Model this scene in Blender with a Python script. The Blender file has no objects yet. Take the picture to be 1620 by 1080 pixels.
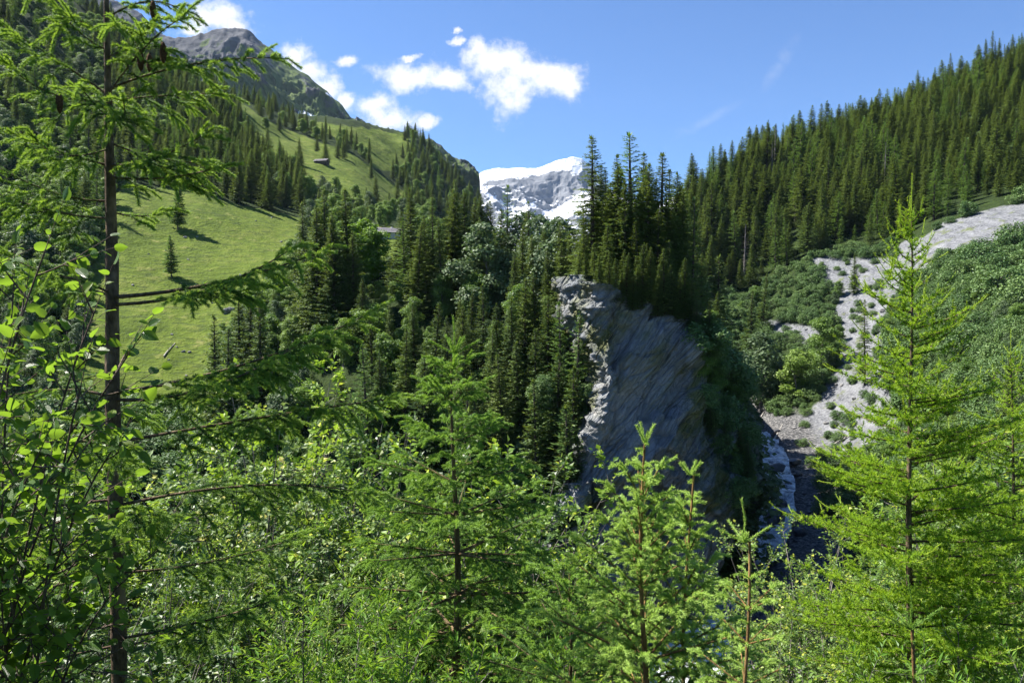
import bpy, math, random
import numpy as np
from math import radians, sin, cos, pi

sc = bpy.context.scene
COL = sc.collection
rng = np.random.default_rng(7)
random.seed(7)

# ------------------------------------------------------------------ camera
F = 1260.0                       # focal length in photo pixels (28 mm on 36 mm, 1620 px wide)
PITCH = radians(2.0)
cam_d = bpy.data.cameras.new('camera'); cam_d.lens = 28; cam_d.sensor_width = 36
cam_d.clip_start = 0.05; cam_d.clip_end = 30000
cam = bpy.data.objects.new('camera', cam_d); COL.objects.link(cam)
cam.location = (0, 0, 0); cam.rotation_euler = (radians(90) - PITCH, 0, 0)
sc.camera = cam

def P(u, v, y):
    """world point seen at photo pixel (u, v) at forward distance y"""
    a = (u - 810) / F; b = -(v - 540) / F
    yy = b * sin(PITCH) + cos(PITCH)
    return np.array([a / yy * y, y, (b * cos(PITCH) - sin(PITCH)) / yy * y])
def Zat(v, y): return P(810, v, y)[2]
def to_px(x, y, z):
    """arrays -> photo pixel"""
    f = y * cos(PITCH) - z * sin(PITCH); up = y * sin(PITCH) + z * cos(PITCH)
    return 810 + F * x / f, 540 - F * up / f

# ------------------------------------------------------------------ noise
_perm = np.random.default_rng(11).permutation(256); _perm = np.concatenate([_perm, _perm, _perm])
_grad = np.random.default_rng(12).normal(size=(256, 3)); _grad /= np.linalg.norm(_grad, axis=1)[:, None]
def noise(p):
    p = np.asarray(p, float); i = np.floor(p).astype(int); f = p - i; i &= 255
    w = f * f * f * (f * (f * 6 - 15) + 10); r = 0
    for dx in (0, 1):
        for dy in (0, 1):
            for dz in (0, 1):
                h = _perm[_perm[_perm[i[..., 0] + dx] + i[..., 1] + dy] + i[..., 2] + dz]
                d = (_grad[h] * (f - np.array([dx, dy, dz]))).sum(-1)
                r = r + d * (w[..., 0] if dx else 1 - w[..., 0]) * (w[..., 1] if dy else 1 - w[..., 1]) * (w[..., 2] if dz else 1 - w[..., 2])
    return r * 1.6
def fbm(p, octv=5, gain=.5, ridged=False):
    a = 1.0; s = 0; t = 0; p = np.asarray(p, float)
    for k in range(octv):
        n = noise(p + 17.3 * k)
        if ridged: n = 1 - 2 * np.abs(n)
        s = s + a * n; t += a; a *= gain; p = p * 2.03
    return s / t

# ------------------------------------------------------------------ mesh builder
class MB:
    def __init__(s): s.v = []; s.t = []; s.q = []; s.n = 0; s.var = []; s.tm = []; s.qm = []; s.uv = []
    def add(s, V, faces, var=0.5, mat=0):
        V = np.asarray(V, float).reshape(-1, 3); faces = np.asarray(faces, int)
        if len(V) == 0: return
        (s.q if faces.shape[1] == 4 else s.t).append(faces + s.n)
        (s.qm if faces.shape[1] == 4 else s.tm).append(np.full(len(faces), mat, int))
        s.v.append(V); s.n += len(V)
        s.var.append(np.broadcast_to(np.asarray(var, float), (len(V),)) if np.ndim(var) < 2 else np.ravel(var))
    def tube(s, pts, rad, k=6, var=0.5, mat=0, cap=False):
        pts = np.asarray(pts, float); n = len(pts); rad = np.broadcast_to(np.asarray(rad, float), (n,))
        t = np.gradient(pts, axis=0); t /= np.linalg.norm(t, axis=1)[:, None] + 1e-9
        ref = np.array([0, 0, 1.]) if abs(t[:, 2]).mean() < .8 else np.array([1., 0, 0])
        a = np.cross(t, ref); a /= np.linalg.norm(a, axis=1)[:, None] + 1e-9; b = np.cross(t, a)
        ang = np.arange(k) * 2 * pi / k
        V = pts[:, None] + rad[:, None, None] * (np.cos(ang)[None, :, None] * a[:, None] + np.sin(ang)[None, :, None] * b[:, None])
        i = np.arange(n - 1)[:, None] * k; j = np.arange(k)[None]; j2 = (j + 1) % k
        f = np.stack([i + j, i + j2, i + k + j2, i + k + j], -1).reshape(-1, 4)
        s.add(V, f, var, mat)
    def prisms(s, p0, p1, r0, r1, k=3, var=0.5, mat=0):
        p0 = np.asarray(p0, float); p1 = np.asarray(p1, float); n = len(p0)
        if n == 0: return
        r0 = np.broadcast_to(r0, (n,)); r1 = np.broadcast_to(r1, (n,))
        t = p1 - p0; t = t / (np.linalg.norm(t, axis=1)[:, None] + 1e-9)
        ref = np.where(np.abs(t[:, 2:3]) < .8, [[0, 0, 1.]], [[1., 0, 0]])
        a = np.cross(t, ref); a /= np.linalg.norm(a, axis=1)[:, None] + 1e-9; b = np.cross(t, a)
        ang = np.arange(k) * 2 * pi / k
        R = np.cos(ang)[None, :, None] * a[:, None] + np.sin(ang)[None, :, None] * b[:, None]
        V = np.concatenate([p0[:, None] + r0[:, None, None] * R, p1[:, None] + r1[:, None, None] * R], 1)
        j = np.arange(k); j2 = (j + 1) % k
        f = np.stack([j, j2, k + j2, k + j], -1)[None] + np.arange(n)[:, None, None] * 2 * k
        vv = np.repeat(np.broadcast_to(var, (n,)), 2 * k)
        s.add(V, f.reshape(-1, 4), vv, mat)
    def cards(s, tmpl, faces, p, d, nrm, L, W, var=0.5, mat=0):
        """instances of a small template (x across, y along, z up) at p along d"""
        p = np.asarray(p, float); n = len(p)
        if n == 0: return
        d = d / (np.linalg.norm(d, axis=1)[:, None] + 1e-9)
        sd = np.cross(d, nrm); sd /= np.linalg.norm(sd, axis=1)[:, None] + 1e-9
        up = np.cross(sd, d); tm = np.asarray(tmpl, float); m = len(tm)
        L = np.broadcast_to(L, (n,))[:, None, None]; W = np.broadcast_to(W, (n,))[:, None, None]
        V = p[:, None] + tm[None, :, 0:1] * W * sd[:, None] + tm[None, :, 1:2] * L * d[:, None] + tm[None, :, 2:3] * L * up[:, None]
        f = np.asarray(faces)[None] + (np.arange(n) * m)[:, None, None]
        s.add(V, f.reshape(-1, len(faces[0])), np.repeat(np.broadcast_to(var, (n,)), m), mat)
    def build(s, name, mats, parent=None, smooth=False, attrs=None):
        me = bpy.data.meshes.new(name)
        if s.n:
            V = np.concatenate(s.v); me.vertices.add(len(V)); me.vertices.foreach_set('co', V.astype(np.float32).ravel())
            T = np.concatenate(s.t) if s.t else np.zeros((0, 3), int); Q = np.concatenate(s.q) if s.q else np.zeros((0, 4), int)
            lv = np.concatenate([T.ravel(), Q.ravel()]); me.loops.add(len(lv)); me.loops.foreach_set('vertex_index', lv.astype(np.int32))
            st = np.concatenate([np.arange(len(T)) * 3, len(T) * 3 + np.arange(len(Q)) * 4])
            me.polygons.add(len(st)); me.polygons.foreach_set('loop_start', st.astype(np.int32))
            mi = np.concatenate(s.tm + s.qm)
            me.polygons.foreach_set('material_index', mi.astype(np.int32))
            me.polygons.foreach_set('use_smooth', np.full(len(st), smooth))
            at = me.attributes.new('var', 'FLOAT', 'POINT'); at.data.foreach_set('value', np.concatenate(s.var).astype(np.float32))
            for k, a in (attrs or {}).items():
                at = me.attributes.new(k, 'FLOAT', 'POINT'); at.data.foreach_set('value', np.asarray(a, np.float32).ravel())
            me.update(calc_edges=True)
        for m in (mats if isinstance(mats, (list, tuple)) else [mats]): me.materials.append(m)
        o = bpy.data.objects.new(name, me); COL.objects.link(o)
        if parent: o.parent = parent
        return o

def tag(o, label=None, cat=None, group=None, kind=None):
    if label: o['label'] = label
    if cat: o['category'] = cat
    if group: o['group'] = group
    if kind: o['kind'] = kind
    return o
def empty(name, loc, rz=0, scale=1):
    o = bpy.data.objects.new(name, None); COL.objects.link(o); o.location = loc; o.rotation_euler = (0, 0, rz)
    o.scale = (scale,) * 3 if np.ndim(scale) == 0 else scale; o.empty_display_size = .2
    return o
def copy_tree(o, parent=None):
    c = o.copy(); COL.objects.link(c); c.parent = parent
    for ch in [k for k in KIDS.get(o.name, [])]: copy_child(ch, c)
    return c
KIDS = {}
def copy_child(ch, parent):
    d = ch.copy(); COL.objects.link(d); d.parent = parent
    for g in KIDS.get(ch.name, []): copy_child(g, d)

# ------------------------------------------------------------------ materials
def new_mat(name):
    m = bpy.data.materials.new(name); m.use_nodes = True; nt = m.node_tree; nt.nodes.clear()
    return m, nt
class N:
    """terse node helper"""
    def __init__(s, nt): s.nt = nt
    def __call__(s, typ, *ins, **kw):
        n = s.nt.nodes.new(typ)
        for k, v in kw.items():
            if k == 'out': continue
            setattr(n, k, v)
        for i, x in enumerate(ins):
            if x is None: continue
            s.set(n.inputs[i], x)
        return n
    def set(s, sock, x):
        if hasattr(x, 'bl_idname') and hasattr(x, 'outputs'): s.nt.links.new(x.outputs[0], sock)
        elif hasattr(x, 'is_output'): s.nt.links.new(x, sock)
        else: sock.default_value = x
    def math(s, op, a, b=None, c=None, clamp=False):
        n = s('ShaderNodeMath', a, b, c, operation=op); n.use_clamp = clamp; return n
    def noise(s, vec, scale, detail=4, rough=.55, dist=0.0):
        n = s.nt.nodes.new('ShaderNodeTexNoise')
        if vec is not None: s.set(n.inputs['Vector'], vec)
        n.inputs['Scale'].default_value = scale; n.inputs['Detail'].default_value = detail
        n.inputs['Roughness'].default_value = rough; n.inputs['Distortion'].default_value = dist
        return n
    def ramp(s, fac, stops):
        n = s.nt.nodes.new('ShaderNodeValToRGB'); s.set(n.inputs[0], fac); e = n.color_ramp.elements
        while len(e) < len(stops): e.new(.5)
        for k, (p, c) in enumerate(stops):
            e[k].position = p; e[k].color = (*c, 1) if len(c) == 3 else c
        return n
    def mix(s, fac, a, b, blend='MIX'):
        n = s.nt.nodes.new('ShaderNodeMix'); n.data_type = 'RGBA'; n.blend_type = blend
        s.set(n.inputs[0], fac)
        for k, x in ((6, a), (7, b)):
            if isinstance(x, tuple): x = (*x, 1) if len(x) == 3 else x
            s.set(n.inputs[k], x)
        return n.outputs[2]
    def rng(s, x, a, b, c=0., d=1., smooth=False):
        n = s('ShaderNodeMapRange', x, a, b, c, d); n.clamp = True
        if smooth: n.interpolation_type = 'SMOOTHSTEP'
        return n
    def attr(s, name):
        n = s.nt.nodes.new('ShaderNodeAttribute'); n.attribute_name = name; return n.outputs['Fac']
    def geo(s): return s.nt.nodes.new('ShaderNodeNewGeometry')
    def mapping(s, vec, rot=(0, 0, 0), scale=(1, 1, 1)):
        n = s.nt.nodes.new('ShaderNodeMapping'); s.set(n.inputs[0], vec)
        n.inputs['Rotation'].default_value = rot; n.inputs['Scale'].default_value = scale; return n
    def bsdf(s, color, rough=.8, spec=.3, normal=None, **kw):
        n = s.nt.nodes.new('ShaderNodeBsdfPrincipled')
        if isinstance(color, tuple): color = (*color, 1)
        s.set(n.inputs['Base Color'], color); s.set(n.inputs['Roughness'], rough)
        s.set(n.inputs['Specular IOR Level'], spec)
        if normal is not None: s.set(n.inputs['Normal'], normal)
        for k, v in kw.items(): s.set(n.inputs[k], v)
        return n
    def bump(s, h, strength=.5, dist=1.0):
        n = s.nt.nodes.new('ShaderNodeBump'); n.inputs['Strength'].default_value = strength; n.inputs['Distance'].default_value = dist
        s.set(n.inputs['Height'], h); return n
    def out(s, sh):
        o = s.nt.nodes.new('ShaderNodeOutputMaterial'); s.set(o.inputs['Surface'], sh)

def foliage_mat(name, dark, light, trans, tfac=.35, rough=.55, spec=.3, objvar=.35):
    m, nt = new_mat(name); n = N(nt)
    v = n.attr('var'); oi = nt.nodes.new('ShaderNodeObjectInfo')
    col = n.ramp(v, [(0, dark), (1, light)])
    hs = nt.nodes.new('ShaderNodeHueSaturation'); n.set(hs.inputs['Color'], col)
    n.set(hs.inputs['Value'], n.rng(oi.outputs['Random'], 0, 1, 1 - objvar, 1 + objvar))
    n.set(hs.inputs['Hue'], n.rng(oi.outputs['Random'], 0, 1, .5 + .02 * objvar / .35, .5 - .025 * objvar / .35))
    b = n.bsdf(hs.outputs[0], rough, spec)
    t = nt.nodes.new('ShaderNodeBsdfTranslucent')
    tc = n.mix(v, tuple(np.array(trans) * .55), trans); n.set(t.inputs['Color'], tc)
    mx = n('ShaderNodeMixShader', tfac, b, t); n.out(mx)
    return m
def bark_mat(name, a, b, scale=20., bump=.6, stretch=4.0):
    m, nt = new_mat(name); n = N(nt); tc = nt.nodes.new('ShaderNodeTexCoord')
    mp = n.mapping(tc.outputs['Object'], scale=(1, 1, 1 / stretch))
    f = n.noise(mp, scale, 6, .65); f2 = n.noise(mp, scale * .22, 3, .6)
    c = n.mix(n.rng(f, .3, .7), a, b); c = n.mix(n.rng(f2, .5, .68), c, tuple(np.array(b) * 1.5), 'MIX')
    n.out(n.bsdf(c, .9, .15, n.bump(f, bump, .02)))
    return m
# ------------------------------------------------------------------ terrain
def pchip(x, y, xn):
    """monotone cubic; x increasing (K,), y (K,) or (K,M)"""
    x = np.asarray(x, float); y = np.asarray(y, float); one = y.ndim == 1
    if one: y = y[:, None]
    h = np.diff(x)[:, None]; d = np.diff(y, axis=0) / h; m = np.zeros_like(y)
    w1 = 2 * h[1:] + h[:-1]; w2 = h[1:] + 2 * h[:-1]
    same = d[1:] * d[:-1] > 0
    with np.errstate(all='ignore'): hm = (w1 + w2) / (w1 / d[:-1] + w2 / d[1:])
    m[1:-1] = np.where(same, hm, 0); m[0] = d[0]; m[-1] = d[-1]
    xn = np.clip(xn, x[0], x[-1]); i = np.clip(np.searchsorted(x, xn, side='right') - 1, 0, len(x) - 2)
    t = ((xn - x[i]) / (x[i + 1] - x[i]))[:, None]; hh = h[i]
    r = (1 + 2 * t) * (1 - t) ** 2 * y[i] + t * (1 - t) ** 2 * hh * m[i] + t * t * (3 - 2 * t) * y[i + 1] + t * t * (t - 1) * hh * m[i + 1]
    return r[:, 0] if one else r

# columns of the valley: each knot is (y, photo row) or (y, None, z)
def Z(y, z): return (y, None, z)
KN = {
 -700: [Z(75,-26), Z(100,-27), (150,600), (180,560), (200,520), (260,380), (420,100), (700,-400), (1500,-350)],
 0:    [Z(75,-33), Z(105,-32), (140,640), (165,590), (190,545), (245,420), (420,130), (700,-90), (1500,-60)],
 150:  [Z(75,-35), Z(105,-34), (140,690), (160,650), (180,600), (310,330), (450,190), (690,30), (1500,80)],
 210:  [Z(75,-36), Z(105,-35), (140,720), (160,680), (178,630), (330,300), (460,190), (690,72), (1500,130)],
 300:  [Z(75,-37), Z(105,-36), (140,730), (160,680), (182,625), (345,308), (470,225), (720,128), (1500,190)],
 400:  [Z(75,-39), Z(105,-38), (140,700), (165,620), (200,545), (352,335), (520,255), (850,172), (1500,235)],
 470:  [Z(75,-40), Z(105,-40), (138,680), (175,540), (240,440), (362,350), (560,262), (930,192), (1500,240)],
 560:  [Z(75,-41), Z(105,-41), (135,660), (185,450), (250,390), (400,350), (640,272), (1000,205), (1500,245)],
 650:  [Z(75,-42), Z(104,-42), (130,670), (185,440), (245,392), (420,365), (700,315), (1050,226), (1500,260)],
 720:  [Z(75,-43), Z(103,-43), (126,680), (178,455), (240,425), (420,410), (700,370), (1040,292), (1500,330)],
 770:  [Z(75,-44), Z(102,-44), (122,690), (172,465), (235,445), (420,430), (700,410), (990,362), (1500,400)],
 830:  [Z(75,-44), Z(101,-45), (118,720), (160,480), (225,465), (380,470), (600,470), (850,455), (1500,440)],
 885:  [Z(75,-44), Z(100,-46), (113,760), (145,500), (200,480), (300,490), (500,490), (800,470), (1500,450)],
 930:  [Z(75,-44), Z(108,-46), Z(119,1), Z(130,4.5), Z(158,3), Z(215,-1), Z(300,-22), Z(500,-18), Z(1500,20)],
 1000: [Z(75,-44), Z(109,-46), Z(116,0), Z(130,4.0), Z(158,2), Z(220,-3), Z(300,-22), Z(500,-15), Z(1500,20)],
 1090: [Z(75,-44), Z(110,-44), Z(117,-6), Z(132,-1), Z(158,-3), Z(225,-9), (300,520), (420,335), (1500,520)],
 1150: [Z(75,-44), Z(118,-43), Z(128,-28), Z(140,-14), Z(165,-15), Z(230,-16), (320,478), (450,298), (1500,420)],
 1200: [Z(75,-44), Z(110,-43), Z(130,-42), Z(150,-41), Z(190,-37), (240,655), (325,468), (470,262), (1500,380)],
 1300: [Z(75,-42), Z(110,-42), Z(130,-41), Z(155,-40), (200,722), (245,600), (330,402), (500,238), (1500,340)],
 1400: [Z(75,-36), Z(105,-37), Z(125,-36), Z(150,-33), (185,690), (235,560), (318,392), (520,200), (1500,300)],
 1500: [Z(70,-30), Z(95,-29), Z(112,-27), (130,700), (160,610), (215,480), (308,345), (540,160), (1500,260)],
 1620: [Z(65,-22), Z(85,-21), Z(98,-18), (115,640), (140,570), (200,450), (290,325), (545,112), (1500,200)],
 2300: [Z(60,-12), Z(80,-8), Z(92,-4), (110,500), (135,440), (190,330), (260,220), (500,-100), (1500,-50)],
}
us = np.array(sorted(KN)); sk = (us - 810) / F
def near_knots(u):
    t = (u - 810) / F
    g = lambda k: k
    return [(-30, 12 + 4 * t), (0, -1.62), (6.5, -3.9 + .5 * abs(t)), (13, -7.0 + .8 * abs(t)), (34, -20.5 + 3.0 * t + 3 * max(0, -t))]
KY = []; KZ = []
for u in us:
    yy = [a for a, b in near_knots(u)]; zz = [b for a, b in near_knots(u)]
    for k in KN[u]:
        yy.append(k[0]); zz.append(k[2] if len(k) == 3 else Zat(k[1], k[0]))
    KY.append(yy); KZ.append(zz)
KY = np.array(KY, float); KZ = np.array(KZ, float)
S = np.concatenate([np.linspace(-1.15, -.68, 24, endpoint=False), np.linspace(-.68, .68, 560), np.linspace(.68, 1.15, 25)[1:]])
_t = np.linspace(0, 1, 620)
YS = -30 + 20 * _t + 1510 * _t ** 2.6
def gy(y): return np.sqrt(np.asarray(y, float) ** 2 + 100.0)
RIV = np.array([P(1010, 1250, 72), P(1060, 1130, 88), P(1098, 1045, 101), P(1128, 962, 117), P(1200, 870, 141), P(1222, 800, 160), P(1222, 755, 182), P(1212, 716, 206), P(1195, 700, 222), P(1160, 690, 245), P(1120, 668, 275)])
RIV[:, 2] = [-47.5, -45.6, -44.0, -42.6, -41.2, -38.6, -37.2, -35.4, -34.6, -34, -33]
_rt = np.linspace(0, len(RIV) - 1, 200); RIVF = pchip(np.arange(len(RIV)), RIV, _rt)
def river_near(x, y, side=False):
    d = np.full(np.shape(x), 1e9); z = np.zeros(np.shape(x)); sg = np.zeros(np.shape(x))
    for k in range(0, 199, 2):
        q = RIVF[k]; dd = np.hypot(x - q[0], y - q[1]); m = dd < d; d = np.where(m, dd, d); z = np.where(m, q[2], z)
        e = RIVF[k + 1] - q; sg = np.where(m, (y - q[1]) * e[0] - (x - q[0]) * e[1], sg)
    return (d, z, sg) if side else (d, z)
def make_ground():
    ky = pchip(sk, KY, np.clip(S, sk[0], sk[-1])); kz = pchip(sk, KZ, np.clip(S, sk[0], sk[-1]))
    H = np.stack([pchip(ky[i], kz[i], YS) for i in range(len(S))])          # (ns, ny)
    X = S[:, None] * gy(YS)[None]; Y = np.broadcast_to(YS[None], X.shape)
    amp = np.clip(np.abs(Y) * .012, .1, 9)
    sc_ = np.clip(np.abs(Y) * .09, 3, 90)
    q = np.stack([X, Y, X * 0], -1)
    H = H + amp * (fbm(q / 14.0, 4) * np.clip((260 - Y) / 200, 0, 1) + fbm(q / 70.0, 5) * np.clip((Y - 60) / 200, 0, 1)) * np.clip((Y - 3) / 12, 0, 1)
    H = H + 14 * fbm(q / 120. + 5, 5, ridged=True) * np.clip((Y - 450) / 500, 0, 1)
    # the gorge of the stream
    m = (Y > 55) & (Y < 330) & (np.abs(X) < 160)
    d, zr, sg = river_near(X[m], Y[m], True); w = 4.3; slope = np.where((sg > 0) & (Y[m] > 84) & (Y[m] < 250), 6.0, .9)
    h = H[m]; cap = zr - .8 + np.clip(d - w, 0, None) * slope + .6 * fbm(q[m] / 4., 3)
    H[m] = np.where((d < 40), np.minimum(h, cap), h)
    h = H[m]; H[m] = np.where(d < 4.4, np.minimum(h, zr - .5), h)
    return X, Y, H
GX, GY, GH = make_ground()
def ground(x, y):
    x = np.asarray(x, float); y = np.asarray(y, float)
    s = np.clip(x / gy(y), S[0], S[-1]); fi = np.interp(s, S, np.arange(len(S))); fj = np.interp(y, YS, np.arange(len(YS)))
    i = np.clip(fi.astype(int), 0, len(S) - 2); j = np.clip(fj.astype(int), 0, len(YS) - 2); a = fi - i; b = fj - j
    return (GH[i, j] * (1 - a) + GH[i + 1, j] * a) * (1 - b) + (GH[i, j + 1] * (1 - a) + GH[i + 1, j + 1] * a) * b
def visible(x, y, z, clear=0.0):
    """is the point (x, y, z) in front of all ground?"""
    x = np.asarray(x, float); ok = np.ones(x.shape, bool)
    for t in np.linspace(.12, .97, 40):
        ok &= (z * t + clear > ground(x * t, y * t))
    return ok
def hit(u, v):
    """first ground point on the ray through a photo pixel"""
    q = P(u, v, 1.0); ys = np.exp(np.linspace(math.log(60), math.log(1450), 1500))
    d = q[2] * ys - ground(q[0] * ys, ys); k = np.argmax(d < 0) if (d < 0).any() else len(ys) - 1
    y = ys[k]; return np.array([q[0] * y, y, ground(q[0] * y, y)])
def inpoly(px, py, poly):
    r = np.zeros(np.shape(px), bool); n = len(poly)
    for i in range(n):
        x1, y1 = poly[i]; x2, y2 = poly[(i + 1) % n]
        c = ((y1 > py) != (y2 > py)) & (px < (x2 - x1) * (py - y1) / (y2 - y1 + 1e-12) + x1); r ^= c
    return r
MEADOW = [(120,640),(140,470),(150,400),(175,330),(195,285),(240,300),(300,292),(330,312),(380,325),(440,335),(475,345),(470,380),(455,420),(420,455),(390,480),(370,520),(335,560),(330,700),(120,700)]
MEADOW2 = [(365,150),(420,190),(470,212),(560,245),(640,305),(645,325),(600,330),(540,310),(480,285),(430,262),(405,250),(390,215)]
MEADOW3 = [(560,200),(640,212),(660,250),(640,275),(590,265),(560,232),(480,195)]
MEADOW4 = [(560,368),(660,352),(660,400),(600,420),(575,400)]
SCREE = [(1275,412),(1300,408),(1390,408),(1500,355),(1560,330),(1640,318),(1640,364),(1575,395),(1500,405),(1430,450),(1400,520),(1405,600),(1420,680),(1370,740),(1230,735),(1190,700),(1172,640),(1190,622),(1215,615),(1225,660),(1270,655),(1310,600),(1332,545),(1318,500),(1330,470),(1296,440)]
SCREE2 = [(1195,505),(1250,512),(1300,520),(1290,545),(1225,535)]
def in_scree(u, v, y):
    return (inpoly(u, v, SCREE) | inpoly(u, v, SCREE2)) & (y > 150) & (y < 400)
def build_ground():
    X, Y, H = GX, GY, GH; ns, ny = X.shape
    mb = MB(); V = np.stack([X, Y, H], -1).reshape(-1, 3)
    i, j = np.meshgrid(np.arange(ns - 1), np.arange(ny - 1), indexing='ij'); b = i * ny + j
    mb.add(V, np.stack([b, b + ny, b + ny + 1, b + 1], -1).reshape(-1, 4))
    yc = np.where(Y > 20, Y, 20.); u, v = to_px(X, yc, H)
    w = 14 * fbm(np.stack([X, Y, H * 0], -1) / 12., 3); u = u + w; v = v + w * .6
    meadow = ((inpoly(u, v, MEADOW) & (Y > 150) & (Y < 420)) | (inpoly(u, v, MEADOW2) & (Y > 380)) | (inpoly(u, v, MEADOW3) & (Y > 600)) | (inpoly(u, v, MEADOW4) & (Y > 180) & (Y < 480)))
    scree = in_scree(u, v, Y)
    rd, _ = river_near(X.ravel(), Y.ravel()); rock = np.clip(1 - (rd.reshape(X.shape) - 9) / 10, 0, 1) * (Y > 60)
    def blur(a, k=2):
        a = a.astype(float)
        for _ in range(k):
            a = (a + np.roll(a, 1, 0) + np.roll(a, -1, 0) + np.roll(a, 1, 1) + np.roll(a, -1, 1)) / 5
        return a
    o = mb.build('ground', MAT['ground'], smooth=True, attrs=dict(meadow=blur(meadow), scree=blur(scree), rock=rock))
    o['kind'] = 'structure'
    return o

# ------------------------------------------------------------------ far mountains
def mountain(name, sky, base, y_top, y_base, nu, nv, amp, nsc, mat, snowfn=None, seed=0):
    sky = np.array(sky, float); base = np.array(base, float)
    uu = np.linspace(sky[0, 0], sky[-1, 0], nu); vs = np.interp(uu, sky[:, 0], sky[:, 1]); vb = np.interp(uu, base[:, 0], base[:, 1])
    T = np.linspace(-.25, 1, nv)
    a = (uu - 810) / F
    yt = y_top
    pts = np.zeros((nu, nv, 3)); 
    for j, t in enumerate(T):
        if t < 0:            # behind the crest the ground falls away
            y = yt * (1 - t * .8); z = np.array([Zat(x, yt) for x in vs]) * (1 + t * 1.6); 
        else:
            y = yt + (y_base - yt) * t
            v = vs + (vb - vs) * t ** .9; z = np.array([Zat(x, y) for x in v])
        pts[:, j, 0] = a * y; pts[:, j, 1] = y; pts[:, j, 2] = z
    q = pts / nsc + seed
    r = fbm(q * np.array([1, .8, .7]), 7, .52, ridged=True); r2 = fbm(q * .35 + 3, 3)
    fade = np.clip(np.abs(T) * 5, .12, 1)[None]
    disp = amp * (r - .2) * fade
    pts[:, :, 1] -= disp * 1.1; pts[:, :, 2] += disp * .55 + amp * .10 * fbm(q * 4, 4, .6)
    mb = MB(); i, j = np.meshgrid(np.arange(nu - 1), np.arange(nv - 1), indexing='ij'); b = i * nv + j
    mb.add(pts.reshape(-1, 3), np.stack([b, b + 1, b + nv + 1, b + nv], -1).reshape(-1, 4))
    # steepness
    gu = np.gradient(pts, axis=0); gv = np.gradient(pts, axis=1); nn = np.cross(gu, gv); nn /= np.linalg.norm(nn, axis=2)[..., None] + 1e-9
    flat = np.abs(nn[:, :, 2])
    uu2, vv2 = to_px(pts[..., 0], pts[..., 1], pts[..., 2])
    at = snowfn(uu2, vv2, flat, r, r2, q)
    o = mb.build(name, mat, smooth=True, attrs=at); o['kind'] = 'structure'
    return o
def far_mountains():
    sm = lambda x, a, b: np.clip((x - a) / (b - a), 0, 1)
    def snow_b(u, v, flat, r, r2, q):
        n1 = fbm(q * 2.3 + 9, 5, .6); diag = fbm(np.stack([(u * .8 + v * 1.1) / 26., (v * .75 - u * .4) / 75., u * 0], -1), 5, .6)
        cov = .42 + 1.3 * (flat - .62) + .9 * n1 + 1.0 * diag
        cap = sm(-(v - np.interp(u, [750, 800, 850, 880, 930], [296, 287, 282, 273, 270])), 0, 8); cov += 1.0 * cap
        cov -= .65 * np.exp(-(((u - 868) / 32) ** 2 + ((v - 305) / 27) ** 2))
        cov -= .55 * np.exp(-(((u - 915) / 30) ** 2 + ((v - 288) / 17) ** 2))
        cov += .9 * np.exp(-(((u - 905) / 42) ** 2 + ((v - 328) / 14) ** 2))
        cov -= .9 * np.exp(-(((u - 780) / 32) ** 2 + ((v - 287) / 5) ** 2))
        return dict(snow=sm(cov, .38, .52), green=np.zeros_like(u))
    mountain('snowy_mountain', [(640,330),(700,318),(735,298),(750,281),(765,273),(780,268),(812,266),(845,268),(858,265),(872,260),(886,254),(900,250.5),(908,249.5),(920,252),(940,272),(965,300),(1000,318),(1050,322),(1075,305),(1092,294),(1110,290),(1150,290),(1250,330)],
             [(640,470),(1250,470)], 5600, 4200, 520, 260, 190, 620., MAT['snow_rock'], snow_b, 3.1)
    def snow_a(u, v, flat, r, r2, q):
        n1 = fbm(q * 2.0 + 4, 5, .6)
        g = sm(v + 60 * n1 + (u - 400) * .12, 50, 125) * .85 + .15
        g = np.clip(g + .5 * sm(n1, .1, .5) - .55 * sm(r, .45, .8), 0, 1)
        s = np.exp(-(((u - 487) / 17) ** 2 + ((v - 183 - (u - 487) * .35) / 5.0) ** 2) ** 2) + .9 * np.exp(-(((u - 523) / 9) ** 2 + ((v - 152 - (u - 523) * .55) / 1.8) ** 2) ** 2) + .8 * np.exp(-(((u - 562) / 6) ** 2 + ((v - 192) / 1.5) ** 2) ** 2)
        return dict(snow=sm(s + .25 * n1, .42, .5), green=g)
    mountain('rocky_peak', [(-60,-220),(60,-120),(130,-50),(180,-2),(215,14),(235,28),(258,52),(285,66),(305,62),(330,58),(352,50),(375,46.5),(392,48),(405,54),(425,72),(445,90),(470,108),(500,130),(525,150),(545,166),(556,184),(575,191),(620,205),(700,235),(760,290)],
             [(-60,330),(300,310),(760,330)], 2700, 1550, 620, 300, 140, 240., MAT['peak_rock'], snow_a, 8.3)
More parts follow.
